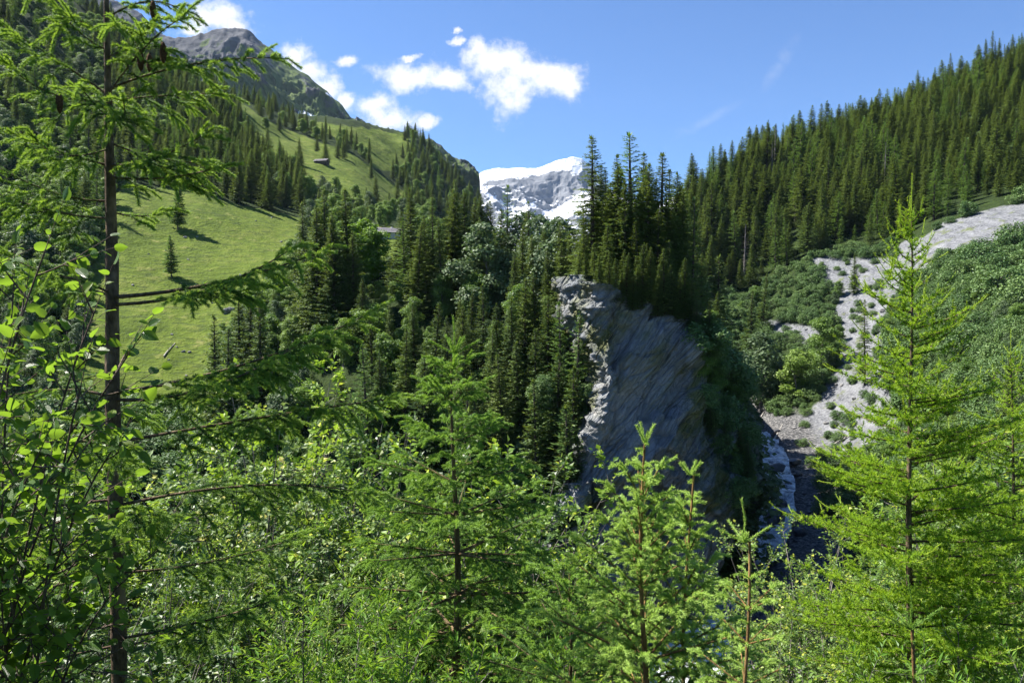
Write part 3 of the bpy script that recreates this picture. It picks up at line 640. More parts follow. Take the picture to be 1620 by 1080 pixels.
def landmark_trees():
    T = lambda *a, **k: foot(*a, **k)
    g = 'tall trees on the cliff top'
    T(938, 214, 124, 's4', 'tall open spruce at the cliff top, rising alone before the snowy summit', g, w=1.60)
    T(958, 268, 130, 's4', 'slim spruce close behind the cliff-top spruce that crosses the snowy summit', g, w=1.22)
    T(925, 330, 128, 's1', 'low bushy spruce on the outer edge of the cliff top', g, w=1.37)
    T(975, 262, 121, 's2', 'dark spruce beside the tallest larch on the cliff top', g, w=1.68)
    T(999, 212, 126, 'l1', 'tallest tree on the cliff, a larch with a ragged flat top', g, hmax=34, w=1.74)
    T(990, 285, 119, 's3', 'broad spruce in front of the tallest larch on the cliff', g, w=1.29)
    T(1022, 258, 121, 's1', 'full dark spruce between the tall larch and the open pointed spruce', g, w=1.44)
    T(1045, 242, 125, 's4', 'pointed open spruce with dark layered boughs against blue sky on the cliff', g, w=1.68)
    T(1068, 272, 128, 's2', 'narrow spruce just inside the edge of the cliff-top grove', g, w=1.44)
    T(1040, 330, 118, 's1', 'shaded spruce at the lip of the cliff under the open pointed spruce', g, w=1.52)
    T(1010, 350, 117, 's3', 'short shaded spruce hanging over the cliff lip', g, w=1.37)
    T(960, 355, 117, 's5', 'short sunlit spruce above the bright rock edge of the cliff', g, w=1.52)
    T(925, 370, 119, 's5', 'small sunlit spruce growing on the top of the bright rock edge', g, w=1.68)
    T(1095, 312, 128, 'l1', 'bright green larch on the shoulder of the cliff beside the dark grove', g, w=1.08)
    T(1085, 395, 121, 's1', 'dark spruce below the bright larch on the cliff shoulder', g, w=0.99)
    T(1128, 345, 140, 's2', 'olive spruce behind the bright larch on the cliff shoulder', g, w=0.99)
    T(1150, 362, 142, 's1', 'thin-topped spruce at the outer rim of the cliff shoulder', g, w=0.90)
    T(1140, 430, 130, 'w1', 'grey-green leafy tree on the cliff shoulder below the olive spruce', g, w=1.3)
    T(1115, 440, 126, 's1', 'shaded spruce on the steep back of the cliff shoulder', g, w=1.08)
    T(1130, 500, 124, 's3', 'shaded broad spruce low on the outer flank of the cliff', g, w=1.08)
    T(1150, 600, 122, 's5', 'small shaded spruce low on the flank of the cliff', g, w=1.17)
    for k, (u, v, y, key) in enumerate([(949,262,131,'s1'),(986,246,132,'s3'),(1011,240,134,'s1'),(1031,262,131,'s2'),(1057,268,133,'s1'),(1079,300,130,'s2'),(968,290,127,'s3'),(1036,290,127,'s3')]):
        T(u, v, y, key, 'spruce filling the dense middle of the cliff-top grove', g, w=1.25)
    for k, (u, v, y, key) in enumerate([(915,400,117,'s5'),(940,385,115,'s5'),(985,395,115,'s3'),(1025,385,115,'s1'),(1060,380,117,'s1'),(1005,405,114,'s5'),(1045,420,114.5,'s5'),(1078,430,117,'s3'),(970,330,125,'s1'),(1012,300,130,'s2'),(1058,320,124,'s3'),(1030,300,133,'s1'),(945,300,133,'s2'),(1080,350,131,'s1'),(965,300,138,'s3'),(1110,400,138,'s2'),(1135,395,146,'s1')]):
        T(u, v, y, key, ['shaded spruce standing on the lip of the cliff', 'spruce deep inside the dark grove on the cliff'][k > 7], g, w=1.35)
    rq = np.random.default_rng(67)
    for k in range(46):  # trees hidden behind the grove, added to put the stream in shade
        y = rq.uniform(140, 212); x = rq.uniform(22, .235 * y); z = float(ground(x, y))
        if z < -22 or to_px(x, y, z)[0] > 1120: continue
        TREES.append(dict(key=['s1', 's2', 's3', 's4'][k % 4], x=x, y=y, z=z - .3, h=rq.uniform(17, 22), label='unseen spruce added on the ridge behind the cliff grove', group=g, w=1.3, pri=1e6))
    def cling(u, v, h, key, label, w=1.2):
        c = cliff_hit(u, v); TREES.append(dict(key=key, x=c[0], y=c[1] + .5, z=c[2] - .25 * h * (key[0] != 's'), h=h, label=label, group=g, w=w, pri=1e9))
    for k, (u, v, h, key) in enumerate([(962,462,5,'s5'),(978,478,6,'s5'),(995,483,7,'s3'),(1012,488,6,'s5'),(1030,488,8,'s1'),(1048,490,6,'s5'),(1064,496,7,'s3'),(1080,504,6,'s5'),(1096,516,7,'s1'),(952,450,4,'s5'),(928,440,3.5,'s5'),(1040,496,5,'s3'),(1005,490,5,'s1'),(1072,506,5,'s3'),(985,482,4,'s5'),(1105,526,5,'s3'),(1020,486,9,'s2'),(1055,494,9,'s1'),(1088,510,9,'s2')]):
        cling(u, v, h, key, ('small bush' if key[0] == 'a' else 'short spruce') + ' rooted right on the lip of the cliff', 1.5)
    rr = np.random.default_rng(66)
    for k in range(70):
        v = rr.uniform(525, 800); lo = 1112 if v < 640 else 1118 + (v - 640) * .12; hi = np.interp(v, [520, 640, 700, 800], [1135, 1178, 1192, 1196]); u = lo + (hi - lo) * rr.random() ** .6
        key = ['a1', 'a2', 's5', 'b2', 's3', 'a1'][rr.integers(6)]; h = {'a': 3.2, 's': 7.5, 'b': 5.}[key[0]] * rr.uniform(.7, 1.25) * (.7 if v > 660 else 1)
        cling(u, v, h, key, {'a': 'dark bush', 's': 'shaded spruce', 'b': 'dark leafy tree'}[key[0]] + ' clinging to the shaded outer flank of the cliff', 1.3)
    for k in range(26):
        v = rr.uniform(600, 730); u = rr.uniform(862, 930) - (v - 600) * .2; cling(u, v, rr.uniform(1.5, 4.5), ['a1', 's5', 'a2'][k % 3], 'low green growth on the ledges at the inner foot of the cliff', 1.2)
    g = 'spruces on the wooded spur'
    rows = [(487,313,168,'s1'),(500,322,162,'s2'),(515,300,166,'s1'),(537,335,160,'s2'),(552,298,165,'s1'),(528,345,158,'s3'),(650,296,172,'s3'),(641,345,168,'l2'),(628,335,174,'s1'),
            (687,312,166,'s4'),(722,285,170,'s1'),(712,300,165,'s3'),(735,300,168,'s2'),(748,312,170,'s1'),(763,308,172,'s2'),(776,318,170,'s1'),(804,292,166,'l1'),(790,330,160,'s3'),
            (815,340,168,'w1'),(836,318,158,'s4'),(851,345,155,'w1'),(866,350,156,'s2'),(888,355,150,'l2'),(700,345,160,'s2'),(675,340,165,'s1'),(660,350,160,'s3'),(757,345,158,'s2'),(770,360,155,'w1'),
            (826,360,148,'s1'),(842,372,145,'s2'),(868,392,140,'s1'),(884,385,138,'s2'),(902,420,132,'s1'),(812,400,146,'s2'),(893,352,142,'s1'),(906,368,138,'s3'),(878,348,146,'w1'),(860,362,150,'s2'),(916,385,135,'s1')]
    wh = {'s1': 'full dark spruce', 's2': 'narrow dark spruce', 's3': 'broad spruce', 's4': 'open topped spruce', 'l1': 'fresh green larch', 'l2': 'slim green larch', 'w1': 'pale grey-green tree', 's5': 'young spruce'}
    def where(u):
        for a, b in ((510, 'at the meadow end of the spur crest'), (560, 'in the dark trio next to the meadow'), (660, 'beside the stone farmhouse roof'), (700, 'on the spur crest behind the farmhouse'), (745, 'at the highest point of the spur crest'),
                     (790, 'on the spur crest below the green hill'), (830, 'on the spur crest in front of the snowfields'), (870, 'on the spur crest in front of the rock buttress'), (2000, 'on the spur next to the cliff')):
            if u < a: return b
    for k, (u, v, y, key) in enumerate(rows):
        T(u, v, y, key, f'{wh[key]} {where(u)}', g, w=1.05 + .3 * ((k * 37) % 10) / 10, hmin=12)
    rows = [(745,460,134,'s3'),(765,448,131,'s4'),(790,480,127,'s2'),(735,485,130,'s1'),(708,500,130,'s1'),(685,478,133,'s5'),(724,535,124,'s2'),(775,520,122,'s1'),(812,470,124,'s2'),(830,440,126,'s1'),
            (850,432,127,'s2'),(846,520,118,'s1'),(822,540,118,'s2'),(868,470,122,'s1'),(890,478,116,'l2'),(912,490,113,'l2'),(878,560,112,'s5'),(905,580,110,'s5'),(800,560,116,'s1'),(760,590,114,'s3'),(850,600,110,'s5'),(735,610,112,'s5'),
            (590,500,135,'s5'),(602,560,128,'s3'),(640,520,130,'s5'),(655,480,140,'s1'),(672,560,122,'s1'),(617,480,145,'s2'),(573,440,150,'s3'),(580,545,125,'l2'),(560,365,160,'s3'),
            (340,498,150,'s5'),(378,458,162,'s5'),(395,462,158,'s5'),(412,470,150,'s5'),(360,520,140,'s5'),(900,640,106,'s5'),(920,650,106,'s5')]
    for k, (u, v, y, key) in enumerate(rows):
        loc = 'low on the spur above the near thicket' if v > 500 else 'halfway up the face of the spur'
        if u < 450: loc = 'standing alone at the foot of the meadow' if u < 350 else 'at the lower corner of the meadow'
        elif u > 860: loc = 'on the ledges beside the bright cliff edge'
        elif u < 620: loc += ' below the dark trio'
        elif u < 700: loc += ' below the farmhouse'
        elif u < 780: loc += ' under its highest point'
        else: loc += ' toward the cliff'
        T(u, v, y, key, f'{wh[key]} {loc}', g, w=1.1 + .3 * ((k * 53) % 10) / 10, hmin=8)
    g = 'small spruces at the foot of the cliff'
    T(899, 732, 96, 's5', 'small dull spruce at the cliff foot beside the near alder thicket', g, w=.8, hmax=16)
    T(952, 778, 92, 's5', 'small pale spruce at the cliff foot behind the bright young spruce', g, w=.9, hmax=16)
    T(990, 752, 96, 's5', 'dark small spruce against the blue-grey cliff foot', g, w=.9, hmax=16)
    T(935, 850, 88, 's5', 'low dark spruce deep in the gorge shade', g, w=1, hmax=12)
    g = 'single trees on the meadow'
    T(280, 293, 300, 'l3', 'small larch alone near the upper edge of the big meadow', g, w=1.1)
    T(270, 372, 258, 'l3', 'tiny thin larch in the middle of the big meadow', g, w=1.0, hmin=4)
    T(107, 455, 205, 's3', 'dark spruce in deep shade at the meadow edge behind the big near spruce', g, w=1.2, hmin=12)
    g = 'single trees on the scree'
    T(1370, 474, 225, 's4', 'thin half-bare spruce standing on the grey scree', g, w=1.0, hmin=10)
    T(1352, 400, 290, 's1', 'small dark spruce at the top of the scree', g, w=1.0, hmin=8)
    T(1207, 432, 300, 's5', 'little spruce at the foot of the far forest beside the scree', g, w=1.0, hmin=6)
    T(1188, 460, 285, 's5', 'little spruce in the bushes above the grey scree', g, w=1.0, hmin=6)
    T(1262, 555, 240, 'b1', 'leafy tree in the bushes at the middle of the scree', g, w=1.4, hmin=6)
    T(1300, 505, 250, 'b2', 'rounded leafy tree with a shaded side on the scree', g, w=1.4, hmin=6)
    T(1205, 530, 250, 'w1', 'pale willow beside the lower scree', g, w=1.3, hmin=6)
    T(1582, 700, 100, 's3', 'dark spruce on the bushy slope behind the near larch', g, w=1.0, hmin=6, hmax=10)
    T(1600, 560, 110, 's1', 'dark spruce at the foot of the bushy slope', g, w=1.0, hmin=8, hmax=14)
    T(1545, 480, 190, 's4', 'thin spruce in the alder thicket on the slope', g, w=.8, hmin=6, hmax=12)
    g = 'skyline trees at the top of the forest'
    for k, (u, v) in enumerate([(1505, 84), (1522, 104), (1530, 96), (1570, 50), (1562, 62), (1582, 60), (1590, 70), (1606, 68), (1618, 52), (1577, 66), (1540, 108), (1495, 118)]):
        T(u, v, 530 + (k % 3) * 6, ['s4', 's2', 's1'][k % 3], ['open', 'slender', 'dark'][k % 3] + ' spruce on the skyline ' + ('in the tall clump above the forest' if u > 1550 else 'beside the tall clump above the forest'), g, hmin=10, hmax=36)

def scatter(n, u0, u1, y0, y1, dens_fn, seed):
    """even random points on the land between two distances: x, y, z, u, v"""
    r = np.random.default_rng(seed); y = np.sqrt(r.uniform(y0 ** 2, y1 ** 2, n)); u = r.uniform(u0, u1, n); x = (u - 810) / F * y
    z = ground(x, y); uu, vv = to_px(x, y, z); keep = dens_fn(uu, vv, x, y, z, r); return x[keep], y[keep], z[keep], uu[keep], vv[keep]
def thin(x, y, rad, order=None):
    """drop points closer than rad to an earlier one"""
    cell = {}; keep = []
    for i in range(len(x)):
        c = (int(x[i] // rad), int(y[i] // rad)); ok = True
        for a in (-1, 0, 1):
            for b in (-1, 0, 1):
                for j in cell.get((c[0] + a, c[1] + b), ()):
                    if (x[i] - x[j]) ** 2 + (y[i] - y[j]) ** 2 < rad * rad: ok = False; break
        if ok: cell.setdefault(c, []).append(i); keep.append(i)
    return np.array(keep, int)
def vis_tree(x, y, z, h): return visible(x, y, z + h)
def wild_trees():
    r = np.random.default_rng(99)
    def add(x, y, z, h, key, label, group, w=1.0):
        TREES.append(dict(key=key, x=x, y=y, z=z - .3, h=h, label=label, group=group, w=w, pri=h / y))
    noi = lambda x, y, s, o=0: fbm(np.stack([x, y, x * 0 + o], -1) / s, 3)
    # the forest on the far bank
    def f(u, v, x, y, z, r):
        low = np.interp(u, [1080, 1180, 1290, 1400, 1500, 1560, 1700], [470, 470, 402, 392, 345, 318, 300])
        return (v < low - 3) & (y > 250) & ~in_scree(u, v, y) & (v > -150)
    x, y, z, u, v = scatter(14000, 1070, 1700, 250, 575, f, 21); k = thin(x, y, 5.2); x, y, z, u, v = [a[k] for a in (x, y, z, u, v)]
    h = np.clip(r.normal(17.5, 5.0, len(x)), 7, 29); ok = vis_tree(x, y, z, h)
    n1 = noi(x, y, 50, 3)
    for i in np.where(ok)[0]:
        lar = (n1[i] > .16 and r.random() < .55) or r.random() < .10
        band = 'along the skyline' if y[i] > 470 else ('just above the scree' if y[i] < 345 and u[i] > 1270 else 'in the middle of the slope')
        col = 'behind the cliff grove' if u[i] < 1180 else ('over the stream valley' if u[i] < 1290 else ('above the grey scree' if u[i] < 1450 else 'above the bushy slope'))
        key = ('l1' if r.random() < .6 else 'l2') if lar else ['s1', 's2', 's3', 's1', 's4'][r.integers(5)]
        if r.random() < .012: key = 'dead'
        add(x[i], y[i], z[i], h[i] * (.8 if y[i] < 330 else 1) * (.75 if u[i] > 1480 and 340 < y[i] < 480 else 1), key, f"{dict(l='light green larch', s='dark green spruce', d='grey dead spruce')[key[0]]} {band} in the forest {col}", 'trees of the forest across the valley', w=r.uniform(1.15, 1.9))
    # wooded slope on the meadow side
    def f(u, v, x, y, z, r):
        top = np.interp(u, [-200, 120, 200, 300, 380, 440], [-400, -40, 20, 110, 160, 300])
        mead = inpoly(u, v, MEADOW) | inpoly(u, v, MEADOW2)
        edge = np.interp(u, [-200, 100, 190, 300, 400, 480], [900, 500, 290, 296, 330, 340])
        return ~mead & (v < edge) & (u < 480) & (v > np.interp(u, [0, 300, 480], [-200, 110, 200])) & (v > (np.interp(u, [360, 430, 480], [150, 240, 275])) * (u > 360))
    x, y, z, u, v = scatter(7000, -160, 485, 200, 700, f, 22); k = thin(x, y, 6.6); x, y, z, u, v = [a[k] for a in (x, y, z, u, v)]
    n1 = noi(x, y, 60, 1); h = np.clip(r.normal(19, 3.5, len(x)), 9, 26); ok = vis_tree(x, y, z, h * .9)
    for i in np.where(ok)[0]:
        leafy = (u[i] < 170 and (v[i] > 40) and (n1[i] > -.12 or r.random() < .35)) or (n1[i] > .16)
        if u[i] < 160 and v[i] < 90 and r.random() < .4: continue
        if leafy: key = ['b1', 'b2', 'b1', 'w1'][r.integers(4)]; hh = h[i] * .55
        else: key = ['s1', 's2', 's3', 'l1', 's1', 's2', 'l2'][r.integers(7)]; hh = h[i]
        kd = dict(l='green larch', s='dark spruce', b='leafy rounded tree', w='greyish rounded tree')[key[0]]
        col = ('on the steep bushy slope behind the big near spruce' if u[i] < 160 else ('in the forest above the big meadow' if u[i] < 400 else 'at the end of the forest strip over the meadow'))
        add(x[i], y[i], z[i], hh, key, f'{kd} {col}', 'trees of the slope above the big meadow', w=r.uniform(1.15, 1.7))
    # leafy slope left of the meadow foot, meadow foot to spur
    def f(u, v, x, y, z, r): return (u < 150) & (v > 330) & (v < 760) & ~inpoly(u, v, MEADOW)
    x, y, z, u, v = scatter(1600, -160, 160, 140, 290, f, 23); k = thin(x, y, 4.2); x, y, z, u, v = [a[k] for a in (x, y, z, u, v)]
    ok = vis_tree(x, y, z, 8)
    for i in np.where(ok)[0]:
        key = ['b1', 'b2', 'b1', 'w1', 'l2'][r.integers(5)]; add(x[i], y[i], z[i], r.uniform(5, 9.5), key, {'b': 'rounded leafy tree', 'w': 'greyish leafy tree', 'l': 'small larch'}[key[0]] + ' on the bushy bank below the dark slope forest', 'leafy trees beside the big meadow', w=1.15)
    def f(u, v, x, y, z, r):
        return (u > 330) & (u < 930) & (y > 108) & ~inpoly(u, v, MEADOW) & ~inpoly(u, v, MEADOW4) & ~((u > 905) & (v > 430)) & (r.random(len(u)) < np.where(u < 640, 1, .4))
    x, y, z, u, v = scatter(2600, 300, 930, 108, 260, f, 24); k = thin(x, y, 4.6); x, y, z, u, v = [a[k] for a in (x, y, z, u, v)]
    ok = vis_tree(x, y, z, 8); n1 = noi(x, y, 18, 7)
    for i in np.where(ok)[0]:
        key = ['b1', 'b2', 'w1', 'b1', 'b2', 's5'][r.integers(6)]
        if abs(u[i] - 612) < 45 and y[i] > 170: hh = r.uniform(3, 4.5)
        else: hh = r.uniform(5, 10.5)
        lbl = {'b': 'leafy rounded tree', 'w': 'pale greyish leafy tree', 's': 'young spruce'}[key[0]] + (' on the slope between meadow and spur' if u[i] < 480 else (' on the spur below the farmhouse' if u[i] < 680 else ' under the dark spruces of the spur'))
        add(x[i], y[i], z[i], hh, key, lbl, 'leafy trees of the spur', w=r.uniform(1.0, 1.3))
    for (uu, vt, yy) in [(575, 350, 190), (590, 362, 186), (565, 372, 182)]:
        foot(uu, vt, yy, 'm1', 'bright yellow-green tree beside the dark spruce trio', 'bright fresh leafed trees', hmin=5, w=1.1)
    def f(u, v, x, y, z, r): return (u > 60) & (u < 420) & (v > np.interp(u, [100, 200, 330, 420], [640, 655, 668, 560])) & (v < 800) & (y > 105)
    x, y, z, u, v = scatter(1500, 60, 420, 105, 190, f, 29); k = thin(x, y, 3.4); x, y, z, u, v = [a[k] for a in (x, y, z, u, v)]
    for i in range(len(x)):
        key = ['a1', 'a2', 'b1', 'w1', 'a1'][r.integers(5)]; add(x[i], y[i], z[i], r.uniform(2.5, 5.5), key, {'a': 'bush', 'b': 'small leafy tree', 'w': 'pale small tree'}[key[0]] + ' in the green belt below the foot of the big meadow', 'bushes below the big meadow', w=1.3)
    # strip between spur and upper meadow, and the hill beyond
    def f(u, v, x, y, z, r):
        c = inpoly(u, v, [(470, 330), (480, 290), (560, 318), (620, 335), (690, 320), (760, 330), (800, 420), (660, 400), (560, 380), (480, 360)])
        return c & (y > 250) & (y < 760) & ~inpoly(u, v, MEADOW4)
    x, y, z, u, v = scatter(2600, 450, 820, 250, 760, f, 25); k = thin(x, y, 8.); x, y, z, u, v = [a[k] for a in (x, y, z, u, v)]
    for i in range(len(x)):
        key = ['b1', 'b2', 'w1', 'l2', 'b2', 's5'][r.integers(6)]
        add(x[i], y[i], z[i], r.uniform(7, 13), key, {'b': 'leafy tree', 'w': 'pale leafy tree', 's': 'young spruce', 'l': 'light larch'}[key[0]] + ' on the ground between stone farmhouse and high meadow', 'trees between farmhouse and high meadow', w=1.2)
    def f(u, v, x, y, z, r):
        n = noi(x, y, 70, 5); dens = np.where(n > -.03, .8, .10)
        dens = np.where(inpoly(u, v, MEADOW2), .012, dens); dens = np.where(inpoly(u, v, MEADOW3), .012, dens)
        dens = np.where((u > 640), np.maximum(dens, .7), dens)
        return (r.random(len(u)) < dens) & (u > 360) & (v > np.interp(u, [400, 470, 560, 640], [150, 200, 212, 214])) & (y > 480) & (v < 345)
    x, y, z, u, v = scatter(5200, 370, 790, 480, 1080, f, 26); k = thin(x, y, 9.); x, y, z, u, v = [a[k] for a in (x, y, z, u, v)]
    for i in range(len(x)):
        key = ['s1', 's2', 's3', 's1', 'l2', 'b1'][r.integers(6)]; add(x[i], y[i], z[i], r.uniform(13, 22) * (.6 if key == 'b1' else 1), key, {'s': 'dark spruce', 'l': 'larch', 'b': 'leafy tree'}[key[0]] + ' on the distant green hill above the high meadow', 'trees of the distant green hill', w=1.25)
    # bushes on and beside the scree
    def f(u, v, x, y, z, r):
        n = noi(x, y, 14, 2); scr = in_scree(u, v, y)
        low = np.interp(u, [1080, 1180, 1290, 1400, 1500, 1560, 1700], [455, 470, 402, 392, 345, 318, 300])
        d = np.where(scr, np.where(n > .17, .5, .04), .95)
        return (u > 1140) & (v > low) & (y > 150) & (u < 1420) & (r.random(len(u)) < d)
    x, y, z, u, v = scatter(5200, 1140, 1420, 150, 345, f, 27); k = thin(x, y, 3.1); x, y, z, u, v = [a[k] for a in (x, y, z, u, v)]
    n1 = noi(x, y, 20, 8); rd, _ = river_near(x, y)
    for i in range(len(x)):
        if rd[i] < 10: continue
        scr = bool(in_scree(u[i], v[i], y[i]))
        if not scr and n1[i] > .12 and r.random() < .5: key = ['b1', 'w1', 'b2'][r.integers(3)]; h = r.uniform(4.5, 7)
        else: key = ['a1', 'a2'][r.integers(2)]; h = r.uniform(1.3, 2.4) if scr else r.uniform(2.0, 4.0)
        add(x[i], y[i], z[i], h, key, {'a': 'green alder bush ', 'b': 'rounded leafy tree ', 'w': 'greyish leafy tree '}[key[0]] + ('growing on the bare grey scree' if scr else 'beside the grey scree above the stream'), 'bushes around the scree', w=1.2)
THICKET = []
def thicket_points():
    def f(u, v, x, y, z, r):
        low = np.interp(u, [1400, 1500, 1560, 1700], [404, 350, 326, 300])
        return (u > 1400) & (v > low) & ~in_scree(u, v, y)
    x, y, z, u, v = scatter(9000, 1400, 1800, 60, 300, f, 28); k = thin(x, y, 2.1); return x[k], y[k], z[k], u[k], v[k]

def gn_forest(name, pts, keys_of, hts, wid, seed, label=None):
    """one mass of far trees: points carrying the crowns of trees already placed"""
    keys = sorted(set(keys_of)); me = bpy.data.meshes.new(name + '_points'); me.from_pydata([tuple(p) for p in pts], [], [])
    r = np.random.default_rng(seed)
    a = me.attributes.new('pick', 'INT', 'POINT'); a.data.foreach_set('value', np.array([keys.index(k) for k in keys_of], np.int32))
    sc_ = np.array([h / PROTO[k]['H'] for h, k in zip(hts, keys_of)]); a = me.attributes.new('size', 'FLOAT_VECTOR', 'POINT'); a.data.foreach_set('vector', np.stack([sc_ * wid, sc_ * wid, sc_], 1).astype(np.float32).ravel())
    a = me.attributes.new('turn', 'FLOAT', 'POINT'); a.data.foreach_set('value', r.uniform(0, 6.28, len(pts)).astype(np.float32))
    o = bpy.data.objects.new(name, me); COL.objects.link(o)
    ng = bpy.data.node_groups.new(name, 'GeometryNodeTree'); ng.interface.new_socket('Geometry', in_out='INPUT', socket_type='NodeSocketGeometry'); ng.interface.new_socket('Geometry', in_out='OUTPUT', socket_type='NodeSocketGeometry')
    gi = ng.nodes.new('NodeGroupInput'); go = ng.nodes.new('NodeGroupOutput'); jo = ng.nodes.new('GeometryNodeJoinGeometry')
    def at(nm, t):
        q = ng.nodes.new('GeometryNodeInputNamedAttribute'); q.data_type = t; q.inputs[0].default_value = nm; return q
    ap, as_, ar = at('pick', 'INT'), at('size', 'FLOAT_VECTOR'), at('turn', 'FLOAT'); cb = ng.nodes.new('ShaderNodeCombineXYZ'); ng.links.new(ar.outputs[0], cb.inputs[2])
    for i, k in enumerate(keys):
        oi = ng.nodes.new('GeometryNodeObjectInfo'); oi.transform_space = 'ORIGINAL'; oi.inputs[0].default_value = PROTO[k]['crown_ob']; oi.inputs['As Instance'].default_value = True
        cmp = ng.nodes.new('FunctionNodeCompare'); cmp.data_type = 'INT'; cmp.operation = 'EQUAL'; ng.links.new(ap.outputs[0], cmp.inputs[2]); cmp.inputs[3].default_value = i
        ip = ng.nodes.new('GeometryNodeInstanceOnPoints'); ng.links.new(gi.outputs[0], ip.inputs['Points']); ng.links.new(cmp.outputs[0], ip.inputs['Selection']); ng.links.new(oi.outputs['Geometry'], ip.inputs['Instance'])
        ng.links.new(cb.outputs[0], ip.inputs['Rotation']); ng.links.new(as_.outputs[0], ip.inputs['Scale']); ng.links.new(ip.outputs[0], jo.inputs[0])
    ng.links.new(jo.outputs[0], go.inputs[0]); md = o.modifiers.new('trees', 'NODES'); md.node_group = ng
    tag(o, label, None, None, 'stuff'); return o

def name_apart():
    """where a few trees would share a label, say which one by the height of its top"""
    by = {}
    for t in TREES: by.setdefault(t['label'], []).append(t)
    num = {2: 'two', 3: 'three', 4: 'four', 5: 'five', 6: 'six', 7: 'seven'}; od = ['', 'second ', 'third ', 'fourth ', 'fifth ', 'sixth ', 'seventh ']
    for lab, ts in by.items():
        k = len(ts)
        if 2 <= k <= 7 and len(lab.split()) <= 12:
            for i, t in enumerate(sorted(ts, key=lambda t: to_px(t['x'], t['y'], t['z'] + t['h'])[1])):
                t['label'] = lab + ', ' + od[i] + ('higher' if k == 2 and i == 0 else 'highest' if i < k - 1 or k > 2 and i < k - 1 else '') + (' of ' + num[k] if i < k - 1 else '') if i < k - 1 else lab + (', lower of two' if k == 2 else ', lowest of ' + num[k])
def plant_trees():
    landmark_trees(); wild_trees(); name_apart()
    quota = dict(s=295, l=170, b=290, w=120, m=10, d=20, a=290); cnt = {k: 0 for k in quota}; r = np.random.default_rng(5); rest = []; n = 0
    u_, v_ = to_px(*[np.array([t[k] for t in TREES]) for k in ('x', 'y', 'z')])
    for t, uu in zip(TREES, u_):
        if not (-60 < uu < 1700) : t['pri'] *= .01
    for t in sorted(TREES, key=lambda t: -t['pri']):
        c = t['key'][0]
        if cnt[c] >= quota[c]: rest.append(t); continue
        cnt[c] += 1; px = t['h'] / t['y'] * F * .632
        place(t['key'], t['x'], t['y'], t['z'], t['h'], r.uniform(0, 6.28), t['label'], CAT[c], t['group'], t['w'], parts=px > 14)
    print('trees', len(TREES), cnt, 'rest', len(rest))
    if rest:
        gn_forest('forest', [(t['x'], t['y'], t['z']) for t in rest], [t['key'] for t in rest], [t['h'] for t in rest], np.array([t['w'] for t in rest]), 3, 'conifer forest and small trees on the far slopes, seen as one mass')
    x, y, z, u, v = thicket_points(); h = r.uniform(1.4, 4.0, len(x)) * np.where(r.random(len(x)) < .12, 1.7, 1); keys = [['a1', 'a2', 'a1', 'a2', 'b1', 'w1', 'a1'][r.integers(7)] for _ in x]
    print('thicket', len(x))
    gn_forest('thicket', np.stack([x, y, z - .2], 1), keys, h, 1.15, 4, 'dense green alder thicket covering the slope beside the scree')
